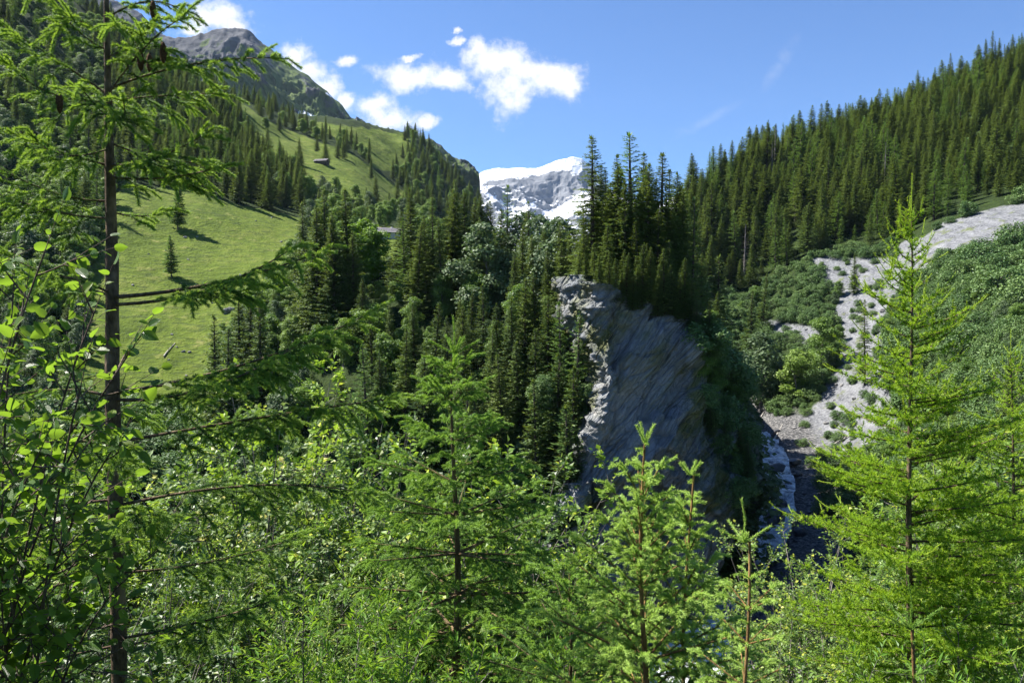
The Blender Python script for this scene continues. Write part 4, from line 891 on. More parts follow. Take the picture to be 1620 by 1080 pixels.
# ------------------------------------------------------------------ cliff, stream, stones, huts, logs
def build_cliff():
    VL = [430, 500, 560, 640, 700, 800, 950, 1130]
    C = [[(903,150),(913,130),(932,116),(962,108),(1000,109.5),(1040,111.5),(1078,115),(1097,126),(1110,150)],
         [(885,150),(906,129),(931,117),(958,107),(1000,108.5),(1050,111.5),(1097,115),(1107,127),(1130,150)],
         [(900,150),(920,129),(941,116),(963,105.5),(1000,106.5),(1050,109.5),(1100,113),(1108,127),(1150,148)],
         [(880,148),(915,129),(938,115),(960,105),(1010,106),(1060,109),(1102,112),(1140,124),(1180,142)],
         [(845,148),(868,128),(903,113),(945,105.5),(1000,106.5),(1060,108.5),(1108,111.5),(1170,122),(1196,140)],
         [(830,145),(845,127),(872,112),(920,105.5),(980,106),(1050,108),(1104,110.5),(1165,119),(1195,134)],
         [(800,140),(825,124),(855,110),(900,104.5),(950,104.5),(1005,106),(1045,108),(1078,111),(1104,121)],
         [(780,138),(805,122),(840,109),(890,105),(930,104),(970,103.5),(1005,104),(1035,107),(1060,117)]]
    C = np.array(C, float); VT = np.array([458, 448, 434, 456, 478, 488, 502, 520, 560], float)
    k = np.arange(9.); nt_, nw = 430, 380; tt = np.linspace(0, 8, nt_)
    Ct = pchip(k, C.transpose(1, 0, 2).reshape(9, -1), tt).reshape(nt_, 8, 2); vt = pchip(k, VT, tt)
    W = np.linspace(0, 1, nw); pts = np.zeros((nt_, nw, 3)); PV = np.zeros((nt_, nw)); PU = np.zeros((nt_, nw))
    for i in range(nt_):
        v = vt[i] + (1130 - vt[i]) * W; uy = pchip(np.array(VL, float), Ct[i], v)
        for j in range(nw): pts[i, j] = P(uy[j, 0], v[j], uy[j, 1])
        PV[i] = v; PU[i] = uy[:, 0]
    gu = np.gradient(pts, axis=0); gv = np.gradient(pts, axis=1); nn = unit(np.cross(gu, gv))
    if nn[nt_ // 2, nw // 2, 1] > 0: nn = -nn
    th = radians(52); x, y, z = pts[..., 0], pts[..., 1], pts[..., 2]
    wv = 3.2 * fbm(np.stack([x, y, z], -1) / 14., 3)
    al = x * cos(th) + z * sin(th); ac = -x * sin(th) + z * cos(th) + wv
    beds = fbm(np.stack([al / 22., ac / 2.6, y / 14.], -1), 5, .58, ridged=True)
    big = fbm(np.stack([al / 30., ac / 9., y / 14.], -1) + 4, 3)
    blk = fbm(np.stack([x, y, z], -1) / 3.2 + 8, 5, .6, ridged=True)
    flank = np.clip((968 - PU) / 20, 0, 1) * np.clip((700 - PV) / 60, 0, 1)
    smooth = np.exp(-(((PU - 1010) / 60) ** 2 + ((PV - 640) / 80) ** 2))       # the slick grey wall
    rs = np.random.default_rng(17); Q = np.stack([al / 9., ac / 3.4, y / 9.], -1); Q = Q + .25 * fbm(Q, 2)[..., None]; lo, hi = Q.reshape(-1, 3).min(0), Q.reshape(-1, 3).max(0)
    seeds = rs.uniform(lo, hi, (420, 3)); bd = np.full(x.shape, 1e9); bi = np.zeros(x.shape, int)
    for k_, s_ in enumerate(seeds):
        d_ = ((Q - s_) ** 2).sum(-1); m_ = d_ < bd; bd = np.where(m_, d_, bd); bi = np.where(m_, k_, bi)
    facet = rs.uniform(-1, 1, 420)[bi] * .9 + ((Q - seeds[bi]) * rs.normal(0, 1.0, (420, 3))[bi]).sum(-1) * .9      # fracture planes
    disp = (facet * (1 - .45 * smooth) + 3.0 * big + 1.1 * (beds - .3) * (1 - .75 * smooth) + 1.15 * blk * (1 - .7 * smooth) + 2.2 * flank * (blk - .1))
    disp += 2.2 * np.exp(-(((PU - 1075) / 22) ** 2 + ((PV - 555) / 26) ** 2)) + 1.5 * np.exp(-(((PU - 1085) / 14) ** 2 + ((PV - 650) / 50) ** 2)) - 1.4 * np.exp(-(((PU - 1000) / 38) ** 2 + ((PV - 640) / 34) ** 2))
    pts = pts + nn * disp[..., None]
    # cap rolls back over the top
    cx, cy = P(1005, 470, 134)[:2]; cap = []
    for s in np.linspace(.12, 1, 9):
        r0 = pts[:, 0]; q = r0.copy(); q[:, 0] += (cx - q[:, 0]) * s; q[:, 1] += (cy - q[:, 1]) * s; q[:, 2] += (3.5 - q[:, 2]) * s + .8 * fbm(q / 3., 3); cap.append(q)
    pts = np.concatenate([np.stack(cap[::-1], 1), pts], 1); nw2 = pts.shape[1]
    moss = np.clip(.75 * np.clip((PU - 1105) / 30, 0, 1) + .85 * np.clip((930 - PU) / 30, 0, 1) * np.clip((PV - 640) / 40, 0, 1) * np.clip((760 - PV) / 40, 0, 1) + .5 * np.clip(1 - (PV - vt[:, None]) / 14, 0, 1) + .2, 0, 1)
    moss = np.concatenate([np.ones((nt_, 9)), moss], 1)
    mb = MB(); i, j = np.meshgrid(np.arange(nt_ - 1), np.arange(nw2 - 1), indexing='ij'); b = i * nw2 + j
    mb.add(pts.reshape(-1, 3), np.stack([b, b + 1, b + nw2 + 1, b + nw2], -1).reshape(-1, 4))
    o = mb.build('cliff', MAT['cliff'], smooth=True, attrs=dict(moss=moss)); o['kind'] = 'structure'
    uu, vv = to_px(pts[..., 0], pts[..., 1], pts[..., 2]); CL.extend([pts.reshape(-1, 3), uu.ravel(), vv.ravel()])
CL = []
def cliff_hit(u, v):
    m = np.hypot(CL[1] - u, CL[2] - v) < 5; c = CL[0][m]
    return c[np.argmin(c[:, 1])] if len(c) else P(u, v, 112)
def build_stream():
    n = 620; t = np.linspace(0, len(RIV) - 1, n); c = pchip(np.arange(len(RIV)), RIV, t); tan = np.gradient(c, axis=0)[:, :2]; tan /= np.linalg.norm(tan, axis=1)[:, None]
    side = np.stack([tan[:, 1], -tan[:, 0]], 1); m = 46; w = np.linspace(-1, 1, m); hw = 4.4 + 1.2 * fbm(np.stack([t * 2, t * 0, t * 0], 1), 2)
    X = c[:, None, 0] + side[:, None, 0] * w[None] * hw[:, None]; Y = c[:, None, 1] + side[:, None, 1] * w[None] * hw[:, None]
    q = np.stack([X, Y, X * 0], -1); st = fbm(q / 2.2, 5, .62); step = np.repeat(np.floor(t * 6 + .5)[:, None], m, 1)
    Z_ = c[:, None, 2] + .35 + .75 * st + .5 * np.sin(t * 11)[:, None] + .25 * fbm(q / .7, 3)
    mb = MB(); i, j = np.meshgrid(np.arange(n - 1), np.arange(m - 1), indexing='ij'); b = i * m + j
    foam = np.clip(.5 + 1.2 * st + np.where(Y < 112, .5, 0), 0, 1.3)
    mb.add(np.stack([X, Y, Z_], -1).reshape(-1, 3), np.stack([b, b + 1, b + m + 1, b + m], -1).reshape(-1, 4), foam.ravel())
    o = mb.build('stream_water', MAT['water'], smooth=True); o['kind'] = 'structure'
def stone_mesh(seed, flat=.75):
    import bmesh
    bm = bmesh.new(); bmesh.ops.create_icosphere(bm, subdivisions=4, radius=1.0)
    V = np.array([v.co[:] for v in bm.verts]); r = np.random.default_rng(seed)
    for _ in range(9):                                   # broken faces
        d = unit(r.normal(0, 1, 3)); k = r.uniform(.55, .85); s = V @ d; V = V - np.outer(np.maximum(s - k, 0) * .92, d)
    V = V * (1 + .16 * fbm(V * 1.3 + seed, 5, .6)[:, None]) * np.array([1.15, .9, flat])
    F_ = np.array([[v.index for v in f.verts] for f in bm.faces]); bm.free()
    mb = MB(); mb.add(V, F_, .5); return mb
def build_stones():
    r = np.random.default_rng(31); mes = {}
    def put(k, x, y, z, s, label, group, mat='boulder', cat='boulder', name='boulder', rot=None):
        key = (k, mat)
        if key not in mes:
            o = stone_mesh(k).build(name, MAT[mat]); mes[key] = o.data
        else: o = bpy.data.objects.new(name, mes[key]); COL.objects.link(o)
        o.location = (x, y, z); o.scale = (s,) * 3; o.rotation_euler = tuple(r.uniform(-.3, .3, 2)) + (r.uniform(0, 6.28),); tag(o, label, cat, group)
    for n_, (u, v, s) in enumerate([(360,494,1.5),(366,490,1.1),(293,376,.8),(312,376,.45),(298,411,.55),(262,396,.4),(272,530,.5),(353,516,.5),(290,557,.6),(300,558,.5),(280,550,.4),(267,570,.35),(325,468,.4),(310,450,.35),(445,383,.6),(430,345,.5),(235,402,.4),(380,435,.45),(336,480,.4),(295,595,.4),(210,452,.5),(455,400,.5),(246,345,.5),(405,350,.45)]):
        q = hit(u, v); put(n_ % 4, q[0], q[1], q[2] + .1 * s, s, ['large grey boulder at the lower corner of the meadow', 'grey boulder leaning on the large one at the meadow corner'][n_] if n_ < 2 else 'small grey stone lying in the short meadow grass', 'stones on the big meadow')
    special = [(1226, 748, 1.8, 'dark wet boulder splitting the upper rapids'), (1222, 784, 1.7, 'dark wet boulder in the middle of the rapids'), (1236, 800, 1.0, 'small wet boulder beside the middle rapids'), (1228, 832, 1.9, 'big dark boulder where the rapids turn'),
               (1208, 862, 1.3, 'dark boulder below the turn of the rapids'), (1160, 905, 1.2, 'dark boulder at the edge of the lower rapids'), (1122, 940, 1.4, 'dark boulder above the lowest white water')]
    for n_, (u, v, s, lab) in enumerate(special):
        q = P(u, v, np.interp(v, [700, 716, 755, 800, 870, 962, 1045], [222, 206, 182, 160, 141, 117, 101])); _, zr = river_near(np.array([q[0]]), np.array([q[1]])); put(n_ % 4, q[0], q[1], zr[0] + .35, s * 1.35, lab, 'boulders in the stream', 'wet_boulder')
    for k in range(46):
        t = r.uniform(8, 190); c = RIVF[int(t)]; d = RIVF[min(int(t) + 1, 199)] - RIVF[int(t) - 1]; d = d[:2] / np.linalg.norm(d[:2]); off = r.choice([-1, 1]) * r.uniform(2.8, 8); s = r.uniform(.5, 1.5)
        x, y = c[0] + d[1] * off, c[1] - d[0] * off; put(k % 4, x, y, max(float(ground(x, y)), c[2] - .1) + .1, s, 'dark wet boulder on the rim of the shaded stream', 'boulders along the stream', 'wet_boulder')
    n_ = 0
    for k in range(900):
        u, v = r.uniform(1180, 1620), r.uniform(330, 740)
        if not (inpoly(u, v, SCREE) | inpoly(u, v, SCREE2)): continue
        q = hit(u, v)
        if q[1] > 380 or q[1] < 140: continue
        put(n_ % 4, q[0], q[1], q[2], r.uniform(.25, .9) * (1.5 if r.random() < .06 else 1), 'pale angular stone lying on the grey scree', 'stones on the scree'); n_ += 1
        if n_ > 120: break
def log(name, u0, v0, u1, v1, r0, label, dz=.25):
    a = hit(u0, v0); b = hit(u1, v1); n = 9; t = np.linspace(0, 1, n)[:, None]; p = a + (b - a) * t; p[:, 2] = ground(p[:, 0], p[:, 1]) + dz; p[:, 2] = np.linspace(p[0, 2], p[-1, 2], n) + .15 * np.sin(t[:, 0] * 5)
    root = empty(name, tuple(p[0])); m = MB(); m.tube(p - p[0], np.linspace(r0, r0 * .45, n), 8); m.build('stem', MAT['deadwood'], root, True)
    for k in (3, 5, 6):
        m = MB(); q = p[k] - p[0]; e = q + np.array([.5, -.3, .9]) * r0 * 5 * (1 if k % 2 else -.6); e[2] = q[2] + r0 * 4; m.tube([q, (q + e) / 2 + .05, e], [r0 * .4, r0 * .25, r0 * .12], 5); m.build('limb', MAT['deadwood'], root, True)
    tag(root, label, 'log')
def gable(root, w, d, hw, hr, wall, over=.5):
    """a small gabled house: walls, roof of two slabs with rafters ends, chimney, door, windows"""
    def box(mb, a, b):
        x0, y0, z0 = a; x1, y1, z1 = b; V = [(x0,y0,z0),(x1,y0,z0),(x1,y1,z0),(x0,y1,z0),(x0,y0,z1),(x1,y0,z1),(x1,y1,z1),(x0,y1,z1)]
        mb.add(V, [(0,3,2,1),(4,5,6,7),(0,1,5,4),(1,2,6,5),(2,3,7,6),(3,0,4,7)])
    m = MB(); box(m, (-w/2, -d/2, -1.5), (w/2, d/2, hw)); m.add([(-w/2,-d/2,hw),(-w/2,d/2,hw),(-w/2,0,hw+hr)], [(0,1,2)]); m.add([(w/2,-d/2,hw),(w/2,d/2,hw),(w/2,0,hw+hr)], [(0,2,1)]); m.build('wall', wall, root)
    m = MB()
    for s in (-1, 1):
        a = np.array([0, 0, hw + hr + .06]); e = np.array([0, s * (d / 2 + over), hw - over * hr / (d / 2) + .06]); th = .18
        for z in (0,):
            V = [(-w/2-over, a[1], a[2]), (w/2+over, a[1], a[2]), (w/2+over, e[1], e[2]), (-w/2-over, e[1], e[2])]; V += [(x, y, z_ + th) for x, y, z_ in V]
            m.add(V, [(0,1,2,3),(4,5,6,7),(0,1,5,4),(1,2,6,5),(2,3,7,6),(3,0,4,7)])
        for q in range(1, 7):
            f = q / 7; y = e[1] * f; z_ = a[2] + (e[2] - a[2]) * f + th; box(m, (-w/2-over, y-.04, z_), (w/2+over, y+.04, z_+.07))
    rf = m.build('roof', MAT['shingle'], root)
    m = MB(); box(m, (w*.18, .3, hw+hr*.5), (w*.18+.6, .9, hw+hr+.7)); m.build('chimney', MAT['plaster'], rf)
    m = MB(); box(m, (-w*.32, -d/2-.05, 0), (-w*.32+1.0, -d/2-.003, 1.9)); m.build('door', MAT['void'], root)
    for x in (-.02, .22, .38):
        m = MB(); box(m, (w*x, -d/2-.05, .9), (w*x+.8, -d/2-.003, 1.7)); wn = m.build('window', MAT['void'], root)
        m = MB(); box(m, (w*x-.1, -d/2-.09, .78), (w*x+.9, -d/2-.052, .88)); m.build('sill', MAT['deadwood'], wn)
def build_huts():
    q = hit(612, 377); r = empty('farmhouse', tuple(q + np.array([0, 0, .2])), radians(24)); gable(r, 9.5, 6.2, 1.7, 1.5, MAT['plaster']); tag(r, 'low stone farmhouse with a weathered grey shingle roof half hidden by trees', 'farmhouse')
    q = hit(509, 259); r = empty('alpine_hut', tuple(q + np.array([0, 0, .2])), radians(-14)); gable(r, 9.5, 5.4, 1.5, 1.5, MAT['plank']); tag(r, 'small dark hut with a pale roof standing alone on the high meadow', 'hut')
    log('fallen_trunk', 259, 566, 277, 544, .18, 'bleached fallen trunk lying in the lower meadow grass')
    log('driftwood_log', 1222, 703, 1238, 672, .25, 'bleached log leaning on the stream bank under the bushes')
    log('driftwood_log', 1201, 668, 1212, 646, .22, 'thin pale log in the gully beside the cliff')
    log('driftwood_log', 1318, 706, 1345, 690, .3, 'grey log lying on the lower scree')
# ------------------------------------------------------------------ plants close to the camera
def leaf_mat(name, top, top2, trans, tfac=.4, rough=.45, spec=.4, veins=False, yellow=.04):
    m, nt = new_mat(name); n = N(nt); v = n.attr('var'); oi = nt.nodes.new('ShaderNodeObjectInfo')
    c = n.ramp(v, [(0, tuple(np.array(top) * .55)), (.4, top), (.85, top2), (1, tuple(np.array(top2) * np.array([2.2, 1.5, .8])))])
    back = nt.nodes.new('ShaderNodeNewGeometry').outputs['Backfacing']
    c = n.mix(back, c.outputs[0], tuple(np.array(top2) * np.array([1.5, 1.25, 1.6])))        # paler underside
    nrm = None
    if veins:
        lu = n.math('ABSOLUTE', n.attr('lu')); s_ = n.math('SINE', n.math('MULTIPLY', n.math('SUBTRACT', n.attr('lv'), n.math('MULTIPLY', lu, .75)), 62.0))
        h = n.math('SUBTRACT', n.math('MULTIPLY', s_, .5), n.math('MULTIPLY', n.rng(lu, 0, .04, 1, 0), 1.2)); nrm = n.bump(h, 1.0, .004)
        c = n.mix(n.math('MULTIPLY', n.rng(s_, -1, -.5, 1, 0), .25), c, tuple(np.array(top2) * 1.6))
    b = n.bsdf(c, rough, spec, nrm)
    t = nt.nodes.new('ShaderNodeBsdfTranslucent'); n.set(t.inputs[0], n.mix(v, tuple(np.array(trans) * .6), trans))
    n.out(n('ShaderNodeMixShader', tfac, b, t)); return m
def needle_mat(name, old, fresh, trans_old, trans_fresh, tfac=.28, rough=.55, spec=.22):
    m, nt = new_mat(name); n = N(nt); v = n.attr('var')
    c = n.ramp(v, [(0, tuple(np.array(old) * .6)), (.45, old), (.62, tuple((np.array(old) + np.array(fresh)) / 2)), (1, fresh)])
    b = n.bsdf(c, rough, spec); t = nt.nodes.new('ShaderNodeBsdfTranslucent'); n.set(t.inputs[0], n.ramp(v, [(.4, trans_old), (.9, trans_fresh)]))
    n.out(n('ShaderNodeMixShader', tfac, b, t)); return m

class Shoots:
    """needle-bearing axes gathered as arrays, turned into needles in one go"""
    def __init__(s): s.a = []
    def add(s, p0, p1, var, nl, dens, ang=.95):
        s.a.append(np.array([*p0, *p1, var, nl, dens, ang]))
    def poly(s, pts, var, nl, dens, ang=.95):
        for a, b in zip(pts[:-1], pts[1:]): s.add(a, b, var, nl, dens, ang)
    def needles(s, mb, w, r, mat=0, up=0.0):
        A = np.array(s.a); L = np.linalg.norm(A[:, 3:6] - A[:, :3], axis=1); cnt = np.maximum(1, (L * A[:, 8] + r.random(len(A))).astype(int))
        I = np.repeat(np.arange(len(A)), cnt); t = r.random(len(I)); p0 = A[I, :3]; ax = A[I, 3:6] - p0; p = p0 + ax * t[:, None]; ax = unit(ax)
        rd = unit(np.cross(ax, r.normal(0, 1, (len(I), 3)))); rd[:, 2] += up; rd = unit(rd)
        g = A[I, 9] * r.uniform(.75, 1.2, len(I)); d = ax * np.cos(g)[:, None] + rd * np.sin(g)[:, None]; ln = A[I, 7] * r.uniform(.75, 1.15, len(I))
        sd = unit(np.cross(d, r.normal(0, 1, (len(I), 3)))) * w * .5
        V = np.stack([p - sd, p + sd, p + d * ln[:, None] + sd * .35, p + d * ln[:, None] - sd * .35], 1); n = len(I)
        f = np.arange(n)[:, None] * 4 + np.arange(4)[None]; var = np.clip(A[I, 6] + r.normal(0, .07, n), 0, 1)
        mb.add(V.reshape(-1, 3), f, np.repeat(var, 4), mat)
        k = A[:, 7] > .008
        mb.prisms(A[:, :3], A[:, 3:6], A[:, 7] * .17, A[:, 7] * .13, 4, np.clip(A[:, 6] - .12, 0, 1), mat)
        return n

def bez(p0, p1, p2, n):
    t = np.linspace(0, 1, n)[:, None]; return (1 - t) ** 2 * p0 + 2 * t * (1 - t) * p1 + t * t * p2
def resample(pts, n):
    pts = np.asarray(pts, float); d = np.concatenate([[0], np.cumsum(np.linalg.norm(np.diff(pts, axis=0), axis=1))]); return pchip(d, pts, np.linspace(0, d[-1], n)), d[-1]
UP = np.array([0, 0, 1.])
def spruce_bough(wood, sh, pts, r0, r, start=.2, tw=.22, space=.05, nl=.014, dens=650, fresh=.09, droop=.25, fvar=.95, ovar=.35, tipspread=True, sub=True, fthick=1.15, inner=.0):
    n = max(8, int(len(pts))); P_, L = resample(pts, 14); T = unit(np.gradient(P_, axis=0)); wood.tube(P_, np.linspace(r0, .0028, 14), 5, .4)
    si = int(start * 13)
    sh.poly(P_[max(si, 1):12], ovar, nl, dens * .8)
    at = lambda t: (np.array([np.interp(t, np.linspace(0, 1, 14), P_[:, k]) for k in range(3)]), unit(np.array([np.interp(t, np.linspace(0, 1, 14), T[:, k]) for k in range(3)])))
    fl = fresh
    def tip(p, d, ln, v):
        e = d + np.array([0, 0, r.uniform(-.3, .25)]); m = p + unit(e) * ln * .55; q = m + unit(e + np.array([0, 0, -r.uniform(.1, .8)])) * ln * .45
        sh.add(p, m, v, nl * fthick, dens * 1.35, .85); sh.add(m, q, v, nl * fthick, dens * 1.35, .75)
    k = 0; t = start
    while t < .985:
        p, d = at(t); side = unit(np.cross(d, UP)); sg = 1 if k % 2 else -1; env = min(1, (t - start) / .18 + .35) * (1 - t) ** .7 + .10
        l = tw * env * r.uniform(.6, 1.2)
        if r.random() > inner * (1 - t):
            ang = r.uniform(.75, 1.05); dd = unit(d * math.cos(ang) + side * sg * math.sin(ang) + UP * r.normal(-.05, .16))
            if l < .05: tip(p, dd, fl * .8, fvar)
            else:
                q = bez(p, p + dd * l * .5 + UP * .02 * r.normal(), p + dd * l + (d * .25 - UP * droop * r.uniform(.2, 1)) * l, 5)
                wood.prisms(q[:-1], q[1:], .002, .0015, 3, .5); sh.poly(q, ovar + r.normal(0, .05), nl, dens)
                e = unit(q[-1] - q[-2]); tip(q[-1], e, fl * r.uniform(.7, 1.15), fvar)
                if l > .07 and tipspread:
                    for s2 in (-1, 1):
                        sdd = unit(np.cross(e, UP)); tip(q[-1] if r.random() < .6 else q[-2], unit(e + sdd * s2 * .9 + UP * r.normal(0, .15)), fl * r.uniform(.5, .8), fvar)
                if sub and l > .12:
                    m = int(l / .045)
                    for j in range(m):
                        tt = (j + .6) / m; pp = q[0] + (q[-1] - q[0]) * tt; sd2 = unit(np.cross(dd, UP)) * (1 if j % 2 else -1); l2 = l * .38 * (1.1 - tt) * r.uniform(.6, 1.2) + .02
                        d2 = unit(dd * .7 + sd2 * .75 + UP * r.normal(-.1, .15)); e2 = pp + d2 * l2
                        sh.add(pp, e2, ovar + r.normal(0, .05), nl, dens); tip(e2, d2, fl * r.uniform(.55, .9), fvar - .03)
        t += space / L * r.uniform(.8, 1.2); k += 1
    p, d = at(1.0); tip(p, d, fl * 1.5, fvar)
    for s2 in (-1, 1): tip(p, unit(d + unit(np.cross(d, UP)) * s2 * .8), fl * r.uniform(.8, 1.1), fvar)
    tip(P_[12], unit(T[12] + UP * .5), fl, fvar)

def young_spruce(name, base, top, label, seed, spread, years=7, nb=5, fresh=.07, nl=.013, dens=560, nw=.0024, r0=.02, mats=None, tw=.16, low=0.0, crown=('wide', 1.0), leader='v', fvar=.95, ovar=.42, zmin=-9, twin=None, upang=(1.05, .1), sub=True, group=None, space=.05):
    r = np.random.default_rng(seed); base = np.array(base, float); top = np.array(top, float); root = empty(name, tuple(base)); H = top[2] - base[2]
    wood = MB(); sh = Shoots(); top = top - base; b0 = np.zeros(3)
    t = np.linspace(0, 1, 22)[:, None]; stem = b0 + (top - b0) * t + np.array([1, .6, 0]) * (.012 * np.sin(t * 7 + seed)) * min(H, 2); trunk = MB(); trunk.tube(stem, np.linspace(r0, .0045, 22), 9, .4)
    tr = trunk.build('trunk', mats[1], root, True)
    at = lambda z: np.array([np.interp(z, stem[:, 2], stem[:, k]) for k in range(3)])
    # leader
    for k in range({'v': 4, 'single': 4, 'cross': 6}[leader]):
        a = k * 2 * pi / 4 + r.uniform(0, 1); el = r.uniform(.75, 1.1); d = np.array([cos(a) * cos(el), sin(a) * cos(el), sin(el)]); l = fresh * r.uniform(1.0, 1.6)
        e = top + d * l; sh.add(top, e, fvar, nl * 1.05, dens * 1.4, .8)
    if leader != 'v':
        ll = 1.6 if leader == 'single' else 1.0; sh.poly([top, top + UP * fresh * 1.4 * ll, top + UP * fresh * 2.6 * ll + np.array([-.012, 0, 0])], fvar, nl, dens * 1.1, .6)
        for a in (.2, 3.3, 1.9): sh.add(top, top + (np.array([cos(a), sin(a), .55]) * fresh * 1.7 * ll), fvar, nl, dens * 1.2, .7)
    sh.poly(stem[-3:], .6, nl * .8, dens * .45, .5)
    z = H; k = 0; gap = .20 * spread[2] if len(spread) > 2 else .24
    while z > max(.05 * H, zmin - base[2]):
        z -= gap * r.uniform(.8, 1.15) * (1 + .06 * k); dz = H - z; k += 1
        if z < 0: break
        L = min(spread[0], spread[1] * dz ** .8) * 1.0; m = nb + (k > 3); ph = r.uniform(0, 6)
        for q in range(m + 3):
            whorl = q < m; a = ph + 2 * pi * q / m + r.normal(0, .15); Lb = L * r.uniform(.75, 1.15) * (1 if whorl else .45); zz = z + (0 if whorl else r.uniform(.05, gap * .9))
            p = at(zz); el0 = upang[0] * math.exp(-dz * 1.3) + upang[1]; e = np.array([cos(a), sin(a), 0])
            tipp = p + e * Lb * cos(el0) + UP * Lb * (sin(el0) - .12); mid = p + e * Lb * .5 + UP * (Lb * .5 * math.tan(el0) - .06 * Lb)
            if Lb < .10: 
                sh.poly(bez(p, p + e * Lb * .6 + UP * Lb * .55, p + e * Lb + UP * Lb * .3, 4), fvar, nl, dens * 1.3, .8); continue
            spruce_bough(wood, sh, bez(p, mid, tipp, 8), max(.003, r0 * .35 * (Lb / spread[0])), r, .12 if Lb < .4 else .22, tw * min(1, Lb / .5), space, nl, dens, fresh, .3, fvar, ovar, sub=sub)
    c = sh.needles(wood, nw, r, 1); wood.build('crown', [mats[1], mats[0]], root)
    print(name, 'needles', c); tag(root, label, 'spruce', group); return root

